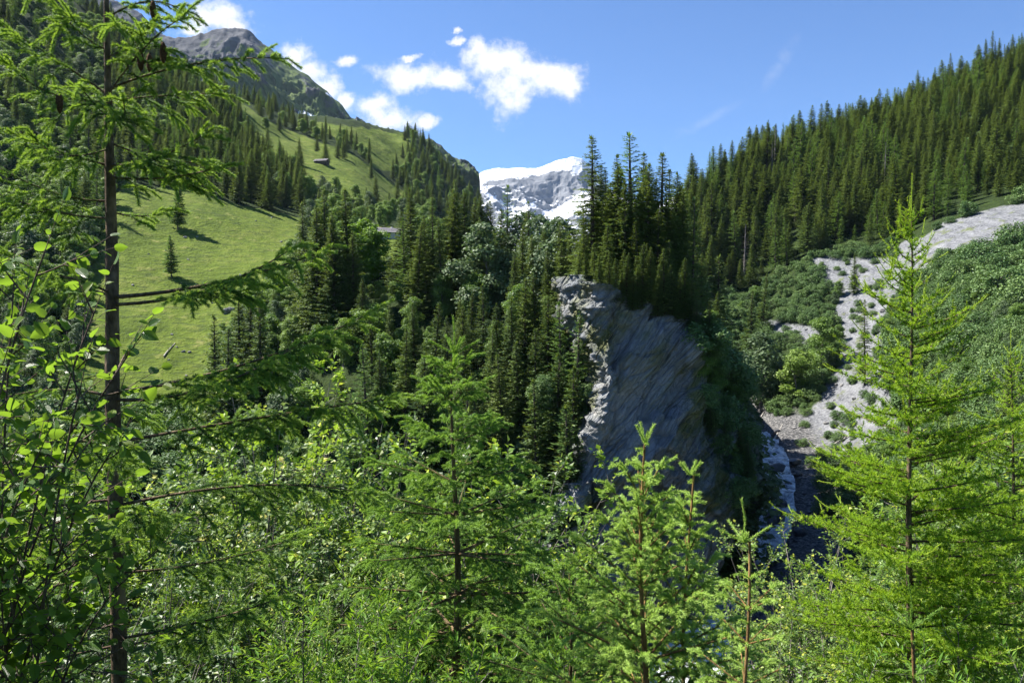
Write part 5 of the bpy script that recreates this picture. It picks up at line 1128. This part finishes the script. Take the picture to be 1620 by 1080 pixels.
def big_spruce():
    r = np.random.default_rng(404); D = 4.25; base = P(192, 1500, D); base[2] = float(ground(base[0], base[1])) - .1
    top = P(168, -160, D); root = empty('spruce_tree', tuple(base)); tag(root, 'near spruce with a bare scaly trunk and long drooping boughs, brown cones near its top', 'spruce')
    stem = np.array([base, P(189, 1080, D), P(183, 800, D), P(178, 620, D), P(177, 400, D), P(172, 200, D), P(168, 0, D), top]) ; stem, _ = resample(stem, 40)
    tr = MB(); rad = np.interp(stem[:, 2], [base[2], Zat(1080, D), Zat(625, D), Zat(400, D), Zat(200, D), Zat(0, D), top[2]], [.054, .041, .037, .031, .021, .0125, .007]); rad = rad * (1 + .05 * np.sin(np.arange(40) * 2.1))
    ang = 12; tr.tube(stem - base, rad, ang, .4); V = tr.v[0]; tr.v[0] = V + .0025 * fbm(V * 40, 3)[:, None]
    tr.build('trunk', MAT['bark_near'], root, True)
    def at(v):
        z = Zat(v, D); return np.array([np.interp(z, stem[:, 2], stem[:, k]) for k in range(3)])
    # (row on trunk, control point (u, v), tip (u, v), tip distance, twig length, start, thickness)
    B = [(470, (330, 462), (500, 402), 4.0, .26, .42, .020), (482, (330, 478), (455, 398), 3.8, .24, .45, .017), (468, (90, 445), (12, 405), 4.3, .22, .30, .014), (466, (110, 425), (40, 440), 3.8, .18, .3, .012),
         (622, (400, 590), (575, 500), 4.0, .26, .30, .018), (632, (330, 640), (480, 540), 3.8, .26, .30, .016), (628, (80, 600), (-30, 640), 4.1, .22, .25, .014),
         (700, (460, 650), (620, 630), 4.1, .26, .28, .016), (700, (60, 690), (-60, 720), 4.0, .22, .25, .013),
         (800, (420, 745), (580, 780), 4.2, .28, .25, .016), (790, (60, 800), (-60, 830), 3.9, .22, .25, .013),
         (905, (60, 930), (-40, 960), 4.0, .22, .25, .013),
         (1010, (330, 985), (430, 950), 4.0, .24, .25, .013), (905, (330, 900), (470, 850), 4.5, .24, .25, .013), (1020, (80, 1040), (0, 1070), 4.0, .22, .25, .013),
         (335, (210, 345), (245, 340), 4.3, .10, .3, .008), (318, (80, 320), (-25, 250), 4.2, .18, .2, .010), (345, (90, 345), (-20, 300), 4.3, .18, .2, .010), (262, (60, 235), (-40, 185), 4.0, .18, .15, .010), (280, (250, 290), (335, 268), 4.1, .17, .2, .010),
         (262, (240, 262), (320, 215), 3.9, .18, .2, .010), (235, (100, 262), (60, 225), 3.8, .16, .2, .009), (225, (240, 255), (320, 258), 4.4, .16, .2, .009),
         (150, (70, 80), (5, 42), 4.1, .16, .25, .011), (142, (290, 90), (428, 92), 4.1, .17, .30, .011), (160, (250, 150), (340, 148), 4.3, .17, .2, .009), (150, (230, 60), (285, 30), 3.9, .15, .3, .009), (160, (80, 165), (20, 110), 3.9, .15, .2, .008), (185, (150, 170), (130, 140), 3.7, .12, .1, .007), (190, (205, 200), (195, 160), 3.75, .11, .1, .007),
         (60, (110, 12), (95, 45), 4.0, .12, .2, .008), (30, (230, -15), (284, 14), 4.2, .13, .25, .008), (45, (205, 25), (180, 40), 3.9, .1, .2, .006), (80, (130, 60), (105, 30), 4.2, .12, .2, .007), (90, (215, 75), (235, 45), 4.1, .12, .2, .007),
         (-40, (80, -60), (60, -20), 4.1, .12, .2, .007), (-50, (240, -70), (300, -40), 4.2, .12, .2, .007)]
    for q in range(4):        # boughs that come toward or go away from the camera, lower down
        v = r.uniform(640, 1300); u = r.uniform(60, 420); B.append((v, ((u + 185) / 2, v + r.uniform(-10, 30)), (u, v - r.uniform(0, 60)), D + r.choice([-.9, -.6, .8, 1.2]) * 1.0, .24, .25, .013))
    for (v0, c, e, De, tw, st, th) in B:
        p0 = at(v0); w = MB(); sh = Shoots(); tip = P(e[0], e[1], De); mid = P(c[0], c[1], (D + De) / 2)
        pts = bez(p0, mid, tip, 9) - base; spruce_bough(w, sh, pts, th * .62, r, st * .75, tw, .050, .0165, 1450, .12, .55, .90, .40, inner=.15)
        b = w.build('branch', MAT['bark_near'], root, True); nd = MB(); sh.needles(nd, .0026, r, up=.15); nd.build('needles', MAT['needle_dark'], b)
    # needles hugging the upper stem
    sh = Shoots(); sh.poly(stem[26:] - base, .4, .014, 260, .5); nd = MB(); sh.needles(nd, .002, r); nd.build('needles', MAT['needle_dark'], root)
    for (u, v, y, tilt) in [(241, 14, 4.15, .3), (222, 92, 4.1, .05), (258, 79, 4.05, .0), (93, 158, 4.0, .1), (236, 97, 4.3, .1)]:
        m = MB(); t = np.linspace(0, 1, 12); s = np.linspace(0, 2 * pi, 15)[:-1]; prof = .016 * np.sin(pi * np.clip(t * .93 + .05, 0, 1)) ** .6; z = -.105 * t
        V = np.stack([prof[:, None] * np.cos(s) * (1 + .13 * ((np.arange(12)[:, None] + np.arange(14)[None]) % 2)), prof[:, None] * np.sin(s) * (1 + .13 * ((np.arange(12)[:, None] + np.arange(14)[None]) % 2)), z[:, None] + 0 * s + .02 * tilt * np.cos(s)], -1)
        V[..., 0] += tilt * t[:, None] ** 2 * .05
        i, j = np.meshgrid(np.arange(11), np.arange(14), indexing='ij'); b = i * 14 + j; b2 = i * 14 + (j + 1) % 14; m.add(V.reshape(-1, 3), np.stack([b, b + 14, b2 + 14, b2], -1).reshape(-1, 4))
        o = m.build('cone', MAT['cone'], root); o.location = tuple(P(u, v - 12, y) - base)

def larch(name, base, top, label, seed, prof, nbr, D):
    r = np.random.default_rng(seed); base = np.array(base, float); top = np.array(top, float) - base; root = empty(name, tuple(base)); H = top[2]
    t = np.linspace(0, 1, 24)[:, None]; stem = top * t + np.array([.02, .02, 0]) * np.sin(t * 9); tr = MB(); tr.tube(stem, np.linspace(.033, .003, 24), 9); tr.build('trunk', MAT['larch_bark'], root, True)
    wood = MB(); tp = []; td = []; tl = []; tv = []; sh = Shoots()
    at = lambda z: np.array([np.interp(z, stem[:, 2], stem[:, k]) for k in range(3)])
    def tufts(pts, space, s0=0.0, ln=.024, var=.5):
        P_, L = resample(pts, 12); m = int(L / space)
        for j in range(int(s0 * m), m):
            f = (j + r.random()) / m; k = f * 11; i = min(int(k), 10); p = P_[i] + (P_[i + 1] - P_[i]) * (k - i); d = unit(P_[i + 1] - P_[i]); o = unit(np.cross(d, r.normal(0, 1, 3))); o[2] += .35
            tp.append(p + o * .003); td.append(unit(o + d * .3)); tl.append(ln * r.uniform(.7, 1.15)); tv.append(np.clip(var + r.normal(0, .12), 0, 1))
    def longshoot(p, d, l):
        e = unit(d + UP * r.uniform(.3, 1.2)); q = bez(p, p + d * l * .5, p + d * l * .6 + e * l * .5, 5); sh.poly(q, .95, .016, 330, .75); wood.prisms(q[:-1], q[1:], .0018, .0012, 3, .8)
    tufts(stem[8:], .02, 0, .022)
    longshoot(stem[-1], UP, .22)
    for k in range(5): longshoot(stem[-1 - k // 2], unit(np.array([r.normal(0, 1), r.normal(0, 1), .8])), .12)
    for k in range(nbr):
        f = (k + r.random()) / nbr; z = H * (1 - f * (1 - prof[3])) - .03; dz = H - z; L = np.interp(dz, prof[0], prof[1]) * r.uniform(.65, 1.12); a = r.uniform(0, 2 * pi) if r.random() < .35 else r.choice([0, pi]) + r.normal(0, .55)
        p = at(z); e = np.array([cos(a), sin(a), 0]); el = r.uniform(.10, .40) + .7 * math.exp(-dz * 1.6); tip = p + e * L * cos(el) + UP * L * (sin(el) * .9); mid = p + e * L * .55 + UP * L * .5 * math.sin(el) * .6
        q = bez(p, mid, tip, 10); wood.tube(q, np.linspace(.003 + .006 * L, .0018, 10), 5); tufts(q, .019, .05); longshoot(q[-1], unit(q[-1] - q[-2]), r.uniform(.06, .13))
        m = int(L / .075)
        for j in range(m):
            g = (j + .6) / m * .88 + .1; pp = q[int(g * 9)]; d = unit(q[min(int(g * 9) + 1, 9)] - q[int(g * 9)] + 1e-6); sd = unit(np.cross(d, UP)) * (1 if j % 2 else -1); l = L * .38 * (1.05 - g) * r.uniform(.5, 1.3) + .04
            dd = unit(d * .6 + sd * .8 + UP * r.normal(.12, .25)); qq = bez(pp, pp + dd * l * .5, pp + dd * l + UP * l * r.uniform(-.1, .3), 6); wood.prisms(qq[:-1], qq[1:], .0018, .0012, 3); tufts(qq, .020)
            if r.random() < .5: longshoot(qq[-1], unit(qq[-1] - qq[-2]), r.uniform(.04, .10))
            if l > .14:
                for x in range(int(l / .06)):
                    p3 = qq[1 + x % 4]; d3 = unit(dd * .5 + unit(np.cross(dd, UP)) * (1 if x % 2 else -1) + UP * r.normal(.1, .3)); tufts([p3, p3 + d3 * l * .2, p3 + d3 * l * .4], .021)
    tp, td, tl, tv = map(np.array, (tp, td, tl, tv)); n = 15; I = np.repeat(np.arange(len(tp)), n); d = unit(td[I] * .75 + unit(r.normal(0, 1, (len(I), 3))) * .85); ln = tl[I] * r.uniform(.8, 1.15, len(I)); s = unit(np.cross(d, r.normal(0, 1, (len(I), 3)))) * .002
    V = np.stack([tp[I] - s, tp[I] + s, tp[I] + d * ln[:, None] + s * .4, tp[I] + d * ln[:, None] - s * .4], 1); wood.add(V.reshape(-1, 3), np.arange(len(I) * 4).reshape(-1, 4), np.repeat(tv[I], 4), 1); sh.needles(wood, .0022, r, 1)
    wood.build('crown', [MAT['larch_bark'], MAT['larch_near']], root); print(name, 'tufts', len(tp)); tag(root, label, 'larch'); return root

LEAF5 = [(0, 0, 0), (-.5, .42, .10), (0, .5, -.02), (.5, .42, .10), (0, 1, -.10)]; LEAF5F = [(0, 3, 4, 2), (0, 2, 4, 1)]
def big_leaf():
    ys = np.array([0, .10, .28, .5, .72, .90, 1.0]); ws = np.array([.03, .27, .46, .50, .40, .18, .0]); V = []; F_ = []
    for y, w in zip(ys, ws):
        for x in (-1, -.5, 0, .5, 1): V.append((x * w, y - .05 * abs(x) * (w > .1), .13 * abs(x * w) * 2 ** .5 - .16 * y ** 2 + .015 * math.sin(y * 20) * abs(x)))
    for i in range(6):
        for j in range(4): F_.append((i * 5 + j, i * 5 + j + 1, i * 5 + j + 6, i * 5 + j + 5))
    return V, F_
class Bush:
    """stems > side branches > twigs > leaves"""
    def __init__(s, seed): s.r = np.random.default_rng(seed); s.w = MB(); s.p = []; s.d = []; s.v = []
    def twig(s, p, d, l, sp, v):
        r = s.r; n = max(2, int(l / sp)); e = p + d * l; s.w.prisms([p], [e], [.0022], [.001], 3, .6)
        t = np.linspace(.12, 1, n); pp = p + (e - p) * t[:, None]; sd = unit(np.cross(d, unit(UP + r.normal(0, .3, 3)))); sg = np.where(np.arange(n) % 2, 1, -1)[:, None]
        dd = d * .55 + sd * sg * .8 + r.normal(0, .28, (n, 3)); dd[-1] = d; s.p.append(pp); s.d.append(dd); s.v.append(np.clip(v + r.normal(0, .2, n), 0, 1))
    def stem(s, q, r0, t0, side_sp, side_l, tw_sp, tw_l, leaf_sp):
        r = s.r; q, L = resample(q, 16); s.w.tube(q, np.linspace(r0, .003, 16), 6, .4); T = unit(np.gradient(q, axis=0)); t = t0; k = 0
        while t < 1:
            i = min(int(t * 15), 14); f = t * 15 - i; p = q[i] * (1 - f) + q[i + 1] * f; d0 = T[i]; a = k * 2.4 + r.uniform(0, 1); n1 = unit(np.cross(d0, np.array([cos(a), sin(a), .2]))); l = side_l * (1.05 - .75 * t) * r.uniform(.6, 1.2)
            d1 = unit(n1 * .85 + d0 * .55 + UP * .12); e = p + d1 * l + UP * l * .12; b = bez(p, p + d1 * l * .5, e, 5); s.w.prisms(b[:-1], b[1:], .0045, .0025, 3, .5)
            m = max(2, int(l / tw_sp))
            for j in range(m):
                g = 1 - .42 * ((j + r.random()) / m) ** 1.4; pp = p + (e - p) * g; d2 = unit(d1 * .5 + unit(r.normal(0, 1, 3)) * .8 + UP * .25); s.twig(pp, d2, tw_l * r.uniform(.5, 1.2), leaf_sp, .35 + .35 * g)
            s.twig(e, d1, tw_l, leaf_sp, .8); t += side_sp / L * r.uniform(.7, 1.3); k += 1
        s.twig(q[-1], T[-1], tw_l * 1.3, leaf_sp, .9)
    def leaves(s, tmpl, F_, L, W, tilt=.35, droop=.1):
        r = s.r; p = np.concatenate(s.p); d = np.concatenate(s.d); v = np.concatenate(s.v); d[:, 2] -= droop; nn = unit(np.array([0, 0, 1.]) + r.normal(0, tilt, (len(p), 3))); m = MB(); z = r.uniform(.6, 1.2, len(p)); z *= np.where(r.random(len(p)) < .12, .6, 1)
        m.cards(tmpl, F_, p, unit(d), nn, L * z, W * z, v); s.n = len(p); return m
def make_shrub(seed, H, R, nst, leaf, wide, t0=.3, side_sp=.30, side_l=.80, tw_sp=.036, tw_l=.16, leaf_sp=.030, tilt=.45, droop=.15):
    b = Bush(seed); r = b.r
    for k in range(nst):
        a = 2 * pi * k / nst + r.uniform(-.4, .4); q = R * r.uniform(.35, 1); h = H * r.uniform(.72, 1.0) * (1.1 - .3 * q / R); base = np.array([cos(a), sin(a), 0]) * .12
        tip = np.array([cos(a) * q, sin(a) * q, h]); b.stem(bez(base, base * 3 + UP * h * .55, tip, 10), .008 + .0035 * H, t0, side_sp, side_l, tw_sp, tw_l, leaf_sp)
    lm = b.leaves(LEAF5, LEAF5F, leaf, leaf * wide, tilt, droop); return b.w, lm, b.n
SHR = {}
def shrub_protos():
    SHR['tall'] = (make_shrub(51, 6.0, 1.6, 8, .092, .72, .38), 6.0, 'leaf_alder')
    SHR['mid'] = (make_shrub(52, 4.2, 1.5, 9, .090, .72, .25), 4.2, 'leaf_alder')
    SHR['willow'] = (make_shrub(53, 4.2, 1.4, 9, .090, .32, .25, tw_l=.26, leaf_sp=.026), 4.2, 'leaf_willow')
    SHR['round'] = (make_shrub(54, 3.6, 1.5, 10, .055, .85, .2, leaf_sp=.026, tw_l=.18), 3.6, 'leaf_round')
    SHR['bright'] = (make_shrub(55, 2.2, .7, 7, .085, .27, .15, .12, .35, .08, .22, .022, .5, -.2), 2.2, 'leaf_bright')
    SHR['low'] = (make_shrub(56, 2.6, 1.2, 9, .066, .6, .1), 2.6, 'leaf_alder')
    for k, v in SHR.items(): print('shrub', k, v[0][2])
SHM = {}
def put_shrub(kind, u, vtop, y, label, group=None, rz=None, name='alder_shrub', cat='shrub', mat=None, hscale=1.0):
    (w, lm, _), H, mt = SHR[kind]; q = P(u, vtop, y); g = float(ground(q[0], q[1])); h = q[2] - g; s = float(np.clip(h / H, .6, 1.35)) ; z = q[2] - H * s
    z = min(z, g - .05) if h / H < 1.35 else g - .05
    rz = random.uniform(0, 6.28) if rz is None else rz; root = empty(name, (q[0], q[1], z), rz, (s, s, s if h / H <= 1.35 else (q[2] - z) / H)); key = (kind, mat or mt)
    if key not in SHM:
        if kind not in SHM: SHM[kind] = (w.build('stems', MAT['grey_bark'], root, True).data, None)
        else: o = bpy.data.objects.new('stems', SHM[kind][0]); COL.objects.link(o); o.parent = root
        SHM[key] = lm.build('leaves', MAT[mat or mt], root).data
    else:
        for nm, me in (('stems', SHM[kind][0]), ('leaves', SHM[key])): o = bpy.data.objects.new(nm, me); COL.objects.link(o); o.parent = root
    tag(root, label, cat, group); return root

def near_alder():
    """the big-leaved alder in the corner, close to the camera"""
    b = Bush(77); r = b.r; D = 3.0; base = P(40, 1500, D); base[2] = float(ground(base[0], base[1])) - .05; root = empty('alder_shrub', tuple(base)); tag(root, 'near alder shrub with large ribbed glossy leaves in the corner beside the spruce trunk', 'shrub')
    tips = [(72, 395, 2.9), (150, 492, 3.1), (200, 565, 2.8), (22, 450, 3.2), (-40, 430, 3.0), (128, 610, 2.7), (0, 590, 2.6), (185, 700, 3.0), (60, 720, 2.6), (215, 900, 2.9), (110, 880, 2.8), (0, 930, 2.8), (235, 1010, 3.0), (-90, 700, 3.1)]
    for n_, (u, v, y) in enumerate(tips):
        tip = P(u, v, y) - base; k = [-150, -60, -110, -20, -160, 20][n_ % 6]; s0 = P(k, 1400, 3.0) - base; s0[2] = .02; m = P((u + k * 2) / 3, (v + 1150) / 2, D) - base
        b.stem(bez(s0, m, tip, 10), .0075 if v < 800 else .0055, .42, .11, .34, .05, .15, .036)
    V, F_ = big_leaf(); lm = b.leaves(V, F_, .058, .058 * .66, 1.1, .3); n = b.n; lu = np.tile([a[0] for a in V], n); lv = np.tile([a[1] for a in V], n)
    b.w.build('stems', MAT['alder_bark'], root, True); lm.build('leaves', MAT['leaf_near'], root, True, attrs=dict(lu=lu, lv=lv)); print('near alder leaves', n)

def foreground():
    MAT['needle_dark'] = needle_mat('dark_spruce_needles', (.055, .12, .03), (.23, .37, .07), (.11, .22, .03), (.38, .56, .05), .34)
    MAT['needle_mid'] = needle_mat('green_spruce_needles', (.06, .135, .03), (.22, .37, .065), (.13, .24, .03), (.36, .56, .06), .32)
    MAT['needle_bright'] = needle_mat('fresh_spruce_needles', (.09, .18, .035), (.38, .54, .12), (.16, .28, .04), (.52, .70, .12), .34)
    MAT['larch_near'] = needle_mat('soft_larch_needles', (.20, .34, .03), (.38, .52, .06), (.36, .56, .02), (.56, .72, .04), .45)
    MAT['larch_bark'] = bark_mat('larch_bark', (.05, .035, .025), (.14, .10, .07), 60.); MAT['alder_bark'] = bark_mat('alder_bark', (.045, .03, .025), (.16, .12, .095), 50.)
    MAT['cone'] = bark_mat('cone_scales', (.05, .025, .015), (.17, .09, .045), 140., .8, 1.)
    MAT['leaf_near'] = leaf_mat('ribbed_alder_leaf', (.06, .14, .022), (.11, .23, .035), (.30, .50, .035), .40, .38, .5, True)
    MAT['leaf_alder'] = leaf_mat('alder_leaf', (.07, .14, .022), (.15, .255, .035), (.30, .48, .04), .30,  .46, .35)
    MAT['leaf_willow'] = leaf_mat('willow_leaf', (.075, .15, .028), (.16, .27, .045), (.28, .46, .05), .30,  .46, .35)
    MAT['leaf_round'] = leaf_mat('rounded_leaf', (.08, .15, .032), (.17, .27, .055), (.28, .44, .06), .30,  .46, .35)
    MAT['leaf_bright'] = leaf_mat('long_bright_leaf', (.08, .18, .025), (.14, .29, .04), (.30, .50, .03), .42, .46, .35)
    MAT['leaf_herb'] = leaf_mat('dark_herbs', (.02, .05, .012), (.05, .11, .02), (.10, .18, .02), .25, .6, .2)
    G = lambda u, v, y: (lambda q: (q[0], q[1], float(ground(q[0], q[1])) - .05))(P(u, v, y))
    big_spruce()
    young_spruce('spruce_tree', G(720, 1400, 6.0), P(719, 560, 6.0), 'young spruce in the middle with a star-shaped leader and dense green boughs', 61, (1.05, .62, 1.15), nb=5, fresh=.11, nl=.019, dens=1000, nw=.0036, r0=.045, mats=(MAT['needle_mid'], MAT['twig']), tw=.26, zmin=-3.6, fvar=.9, ovar=.50, leader='cross', space=.07)
    young_spruce('spruce_tree', G(1022, 1400, 3.5), P(1021, 702, 3.5), 'bright young spruce with pale fat shoot tips in front of the shaded cliff', 62, (.60, .50, .62), nb=4, fresh=.065, nl=.0135, dens=1350, nw=.0025, r0=.022, mats=(MAT['needle_bright'], MAT['shoot']), tw=.15, zmin=-2.2, upang=(1.15, .25), space=.036)
    young_spruce('spruce_tree', G(1082, 1400, 3.6), P(1092, 752, 3.6), 'second slender bright leader close behind the bright young spruce', 63, (.36, .32, .62), nb=4, fresh=.065, nl=.0135, dens=1350, nw=.0025, r0=.014, mats=(MAT['needle_bright'], MAT['shoot']), tw=.12, zmin=-1.6, upang=(1.1, .3), space=.036)
    young_spruce('spruce_tree', G(1182, 1400, 2.7), P(1178, 858, 2.7), 'small spruce sapling with a long bare orange leader over the stream', 64, (.30, .34, .62), nb=4, fresh=.036, nl=.0105, dens=1500, nw=.0019, r0=.010, mats=(MAT['needle_bright'], MAT['shoot']), tw=.10, zmin=-1.5, leader='single', upang=(.7, .15), space=.036)
    young_spruce('spruce_tree', G(1442, 1400, 2.2), P(1441, 995, 2.2), 'spruce sapling tip with an orange stem at the foot of the bright larch', 65, (.22, .25, .62), nb=4, fresh=.036, nl=.0085, dens=1500, nw=.0017, r0=.008, mats=(MAT['needle_mid'], MAT['shoot']), tw=.08, zmin=-1.3, leader='single', upang=(1.0, .15), space=.036, fvar=.85)
    young_spruce('spruce_tree', G(880, 1400, 4.2), P(905, 905, 4.2), 'low spruce with light tips between the middle spruce and the bright young spruce', 66, (.75, .8, .8), nb=5, fresh=.045, nl=.015, dens=1100, nw=.003, r0=.02, mats=(MAT['needle_mid'], MAT['twig']), tw=.2, zmin=-2.4, space=.045)
    larch('larch_tree', G(1437, 1400, 5.2), P(1441, 335, 5.2), 'bright yellow-green larch with feathery boughs in front of the scree', 71, ([0, .3, .6, 1.1, 1.7, 2.6, 4], [.07, .2, .34, .50, .72, .92, 1.05], 0, .22), 115, 5.2)
    larch('larch_tree', G(1610, 1400, 7.5), P(1598, 560, 7.5), 'second larch, partly cut by the picture edge, behind the bright larch', 72, ([0, .3, .8, 1.5, 3, 5], [.08, .25, .5, .9, 1.2, 1.3], 0, .3), 70, 7.5)
    near_alder()
    shrub_protos(); a = 'alder and willow thicket below the camera'
    L = [('tall', 440, 488, 11.0, 'tall leafy alder shrub whose top stands against the foot of the meadow'), ('tall', 520, 560, 12.0, 'leafy alder shrub next to the tall one, in front of the wooded spur'), ('mid', 380, 600, 10.0, 'alder shrub under the long middle bough of the big spruce'), ('tall', 585, 590, 11.5, 'alder shrub before the lower spur spruces'), ('mid', 640, 650, 9.0, 'shiny leaved alder shrub touching the middle young spruce'),
         ('mid', 255, 655, 10.0, 'alder shrub just beside the big trunk below the meadow'), ('mid', 310, 640, 11.5, 'alder shrub below the meadow corner'), ('mid', 800, 655, 8.2, 'alder shrub behind the boughs of the middle young spruce, toward the cliff'), ('mid', 760, 640, 9.0, 'alder shrub rising behind the top of the middle young spruce'), ('low', 868, 775, 8.0, 'small alder with pale leaves before the dark gorge'), ('low', 845, 830, 7.0, 'alder shrub at the dark rim of the gorge'), ('low', 900, 860, 7.6, 'lowest alder on the rim of the gorge'),
         ('willow', 300, 760, 7.8, 'narrow leaved willow behind the low boughs of the big spruce'), ('mid', 430, 740, 8.0, 'alder shrub in the middle of the thicket'), ('mid', 540, 735, 8.2, 'alder shrub at the centre of the thicket beside the middle spruce'), ('willow', 480, 820, 6.4, 'willow shrub with narrow shiny leaves in the thicket'), ('mid', 240, 800, 6.4, 'alder shrub behind the lower trunk of the big spruce'), 
         ('bright', 530, 885, 5.0, 'bright long leaved willow clump under the spruce boughs'), ('bright', 645, 945, 4.0, 'bright willow sprouts with long leaves at the lower edge'), ('bright', 840, 985, 3.8, 'willow sprout with long shiny leaves between two young spruces'), ('willow', 820, 880, 6.0, 'willow shrub before the gorge rim'), ('low', 300, 980, 4.8, 'low alder beside the foot of the big spruce'), ('low', 960, 960, 5.4, 'low alder below the bright young spruce'), 
         ('mid', 150, 640, 9.0, 'leafy shrub behind the near alder'), ('mid', 60, 620, 8.5, 'leafy shrub in shade behind the near alder'), ('mid', -40, 600, 8.0, 'leafy shrub at the picture edge behind the near alder'), ('low', 100, 860, 5.5, 'low shrub in the shade of the near alder')]
    R_ = [('round', 1235, 835, 9.0, 'round leaved shrub at the edge of the stream view'), ('round', 1200, 935, 8.2, 'small leaved shrub below the rapids'), ('round', 1285, 790, 9.2, 'round leaved shrub behind the left boughs of the bright larch'), ('round', 1240, 930, 6.8, 'round leaved shrub between sapling and larch'), ('round', 1330, 900, 7.0, 'round leaved shrub under the bright larch'), ('willow', 1370, 800, 8.0, 'willow shrub seen through the bright larch'), ('willow', 1530, 690, 8.0, 'willow with long shiny leaves beside the bright larch'), ('willow', 1590, 740, 7.0, 'willow with glossy leaves at the picture edge'), ('mid', 1480, 720, 9.0, 'leafy shrub behind the trunk of the bright larch'),
         ('willow', 1560, 850, 5.6, 'shaded willow below the second larch'), ('bright', 1500, 930, 4.6, 'bright willow sprouts next to the orange sapling stem'), ('willow', 1620, 900, 5.2, 'dark willow in the lower picture corner'), ('low', 1210, 1010, 5.0, 'low shrub behind the orange leader sapling'), ('willow', 1470, 860, 6.6, 'willow shrub in front of the larch trunk foot'), ('mid', 1640, 640, 9.5, 'tall leafy shrub at the picture edge under the scree thicket'), ('mid', 1560, 620, 10.5, 'leafy shrub behind the second larch')]
    NMS = dict(tall='alder_shrub', mid='alder_shrub', low='alder_shrub', willow='willow_shrub', bright='willow_shrub', round='alder_shrub')
    MAT['leaf_deep_shade'] = leaf_mat('deep_green_shade_leaf', (.03, .075, .015), (.07, .14, .022), (.16, .28, .03), .28, .42, .4)
    MAT['leaf_pale'] = leaf_mat('pale_grey_green_leaf', (.09, .15, .05), (.20, .28, .10), (.26, .38, .08), .28, .5, .35)
    MAT['leaf_lime'] = leaf_mat('fresh_lime_leaf', (.10, .19, .02), (.22, .36, .035), (.38, .56, .04), .36, .46, .35)
    for i_, (k, u, v, y, lab) in enumerate(L):
        deep = (u < 420 and v > 770) or i_ % 5 == 3; put_shrub(k, u, v, y, lab, a, name=NMS[k], mat=None if k == 'bright' else 'leaf_deep_shade' if deep else ['leaf_lime', None, 'leaf_pale', None, 'leaf_lime', None][i_ % 6])  # darker leaves stand in for shade at lower left; elsewhere they only vary
    for (k, u, v, y, lab) in R_: put_shrub(k, u, v, y, lab, 'shrubs above the stream gorge', name=NMS[k])
    # herbs and low leaves over the near slope
    r = np.random.default_rng(9); n = 60000; y = r.uniform(.8, 16, n); x = r.uniform(-1, 1, n) * (3 + y * .85); z = ground(x, y); d = unit(np.stack([r.normal(0, 1, n), r.normal(0, 1, n), r.uniform(.2, 1.3, n)], 1)); nn = unit(r.normal(0, .6, (n, 3)) + UP)
    m = MB(); m.cards(LEAF5, LEAF5F, np.stack([x, y, z + r.uniform(0, .45, n)], 1), d, nn, r.uniform(.05, .13, n), r.uniform(.025, .05, n), np.clip(r.normal(.4, .25, n), 0, 1)); o = m.build('undergrowth', MAT['leaf_herb']); tag(o, 'low herbs and leaves covering the near slope', None, None, 'stuff')
make_light(); build_ground(); far_mountains(); build_cliff(); build_stream(); build_stones(); build_huts(); protos(); make_haze(); plant_trees(); foreground()
sc.view_settings.view_transform = 'Standard'; sc.view_settings.look = 'None'; sc.view_settings.exposure = 1.4; sc.view_settings.gamma = 1
sc.cycles.use_denoising = True; sc.cycles.max_bounces = 8; sc.cycles.diffuse_bounces = 3; sc.cycles.glossy_bounces = 2; sc.cycles.transmission_bounces = 4
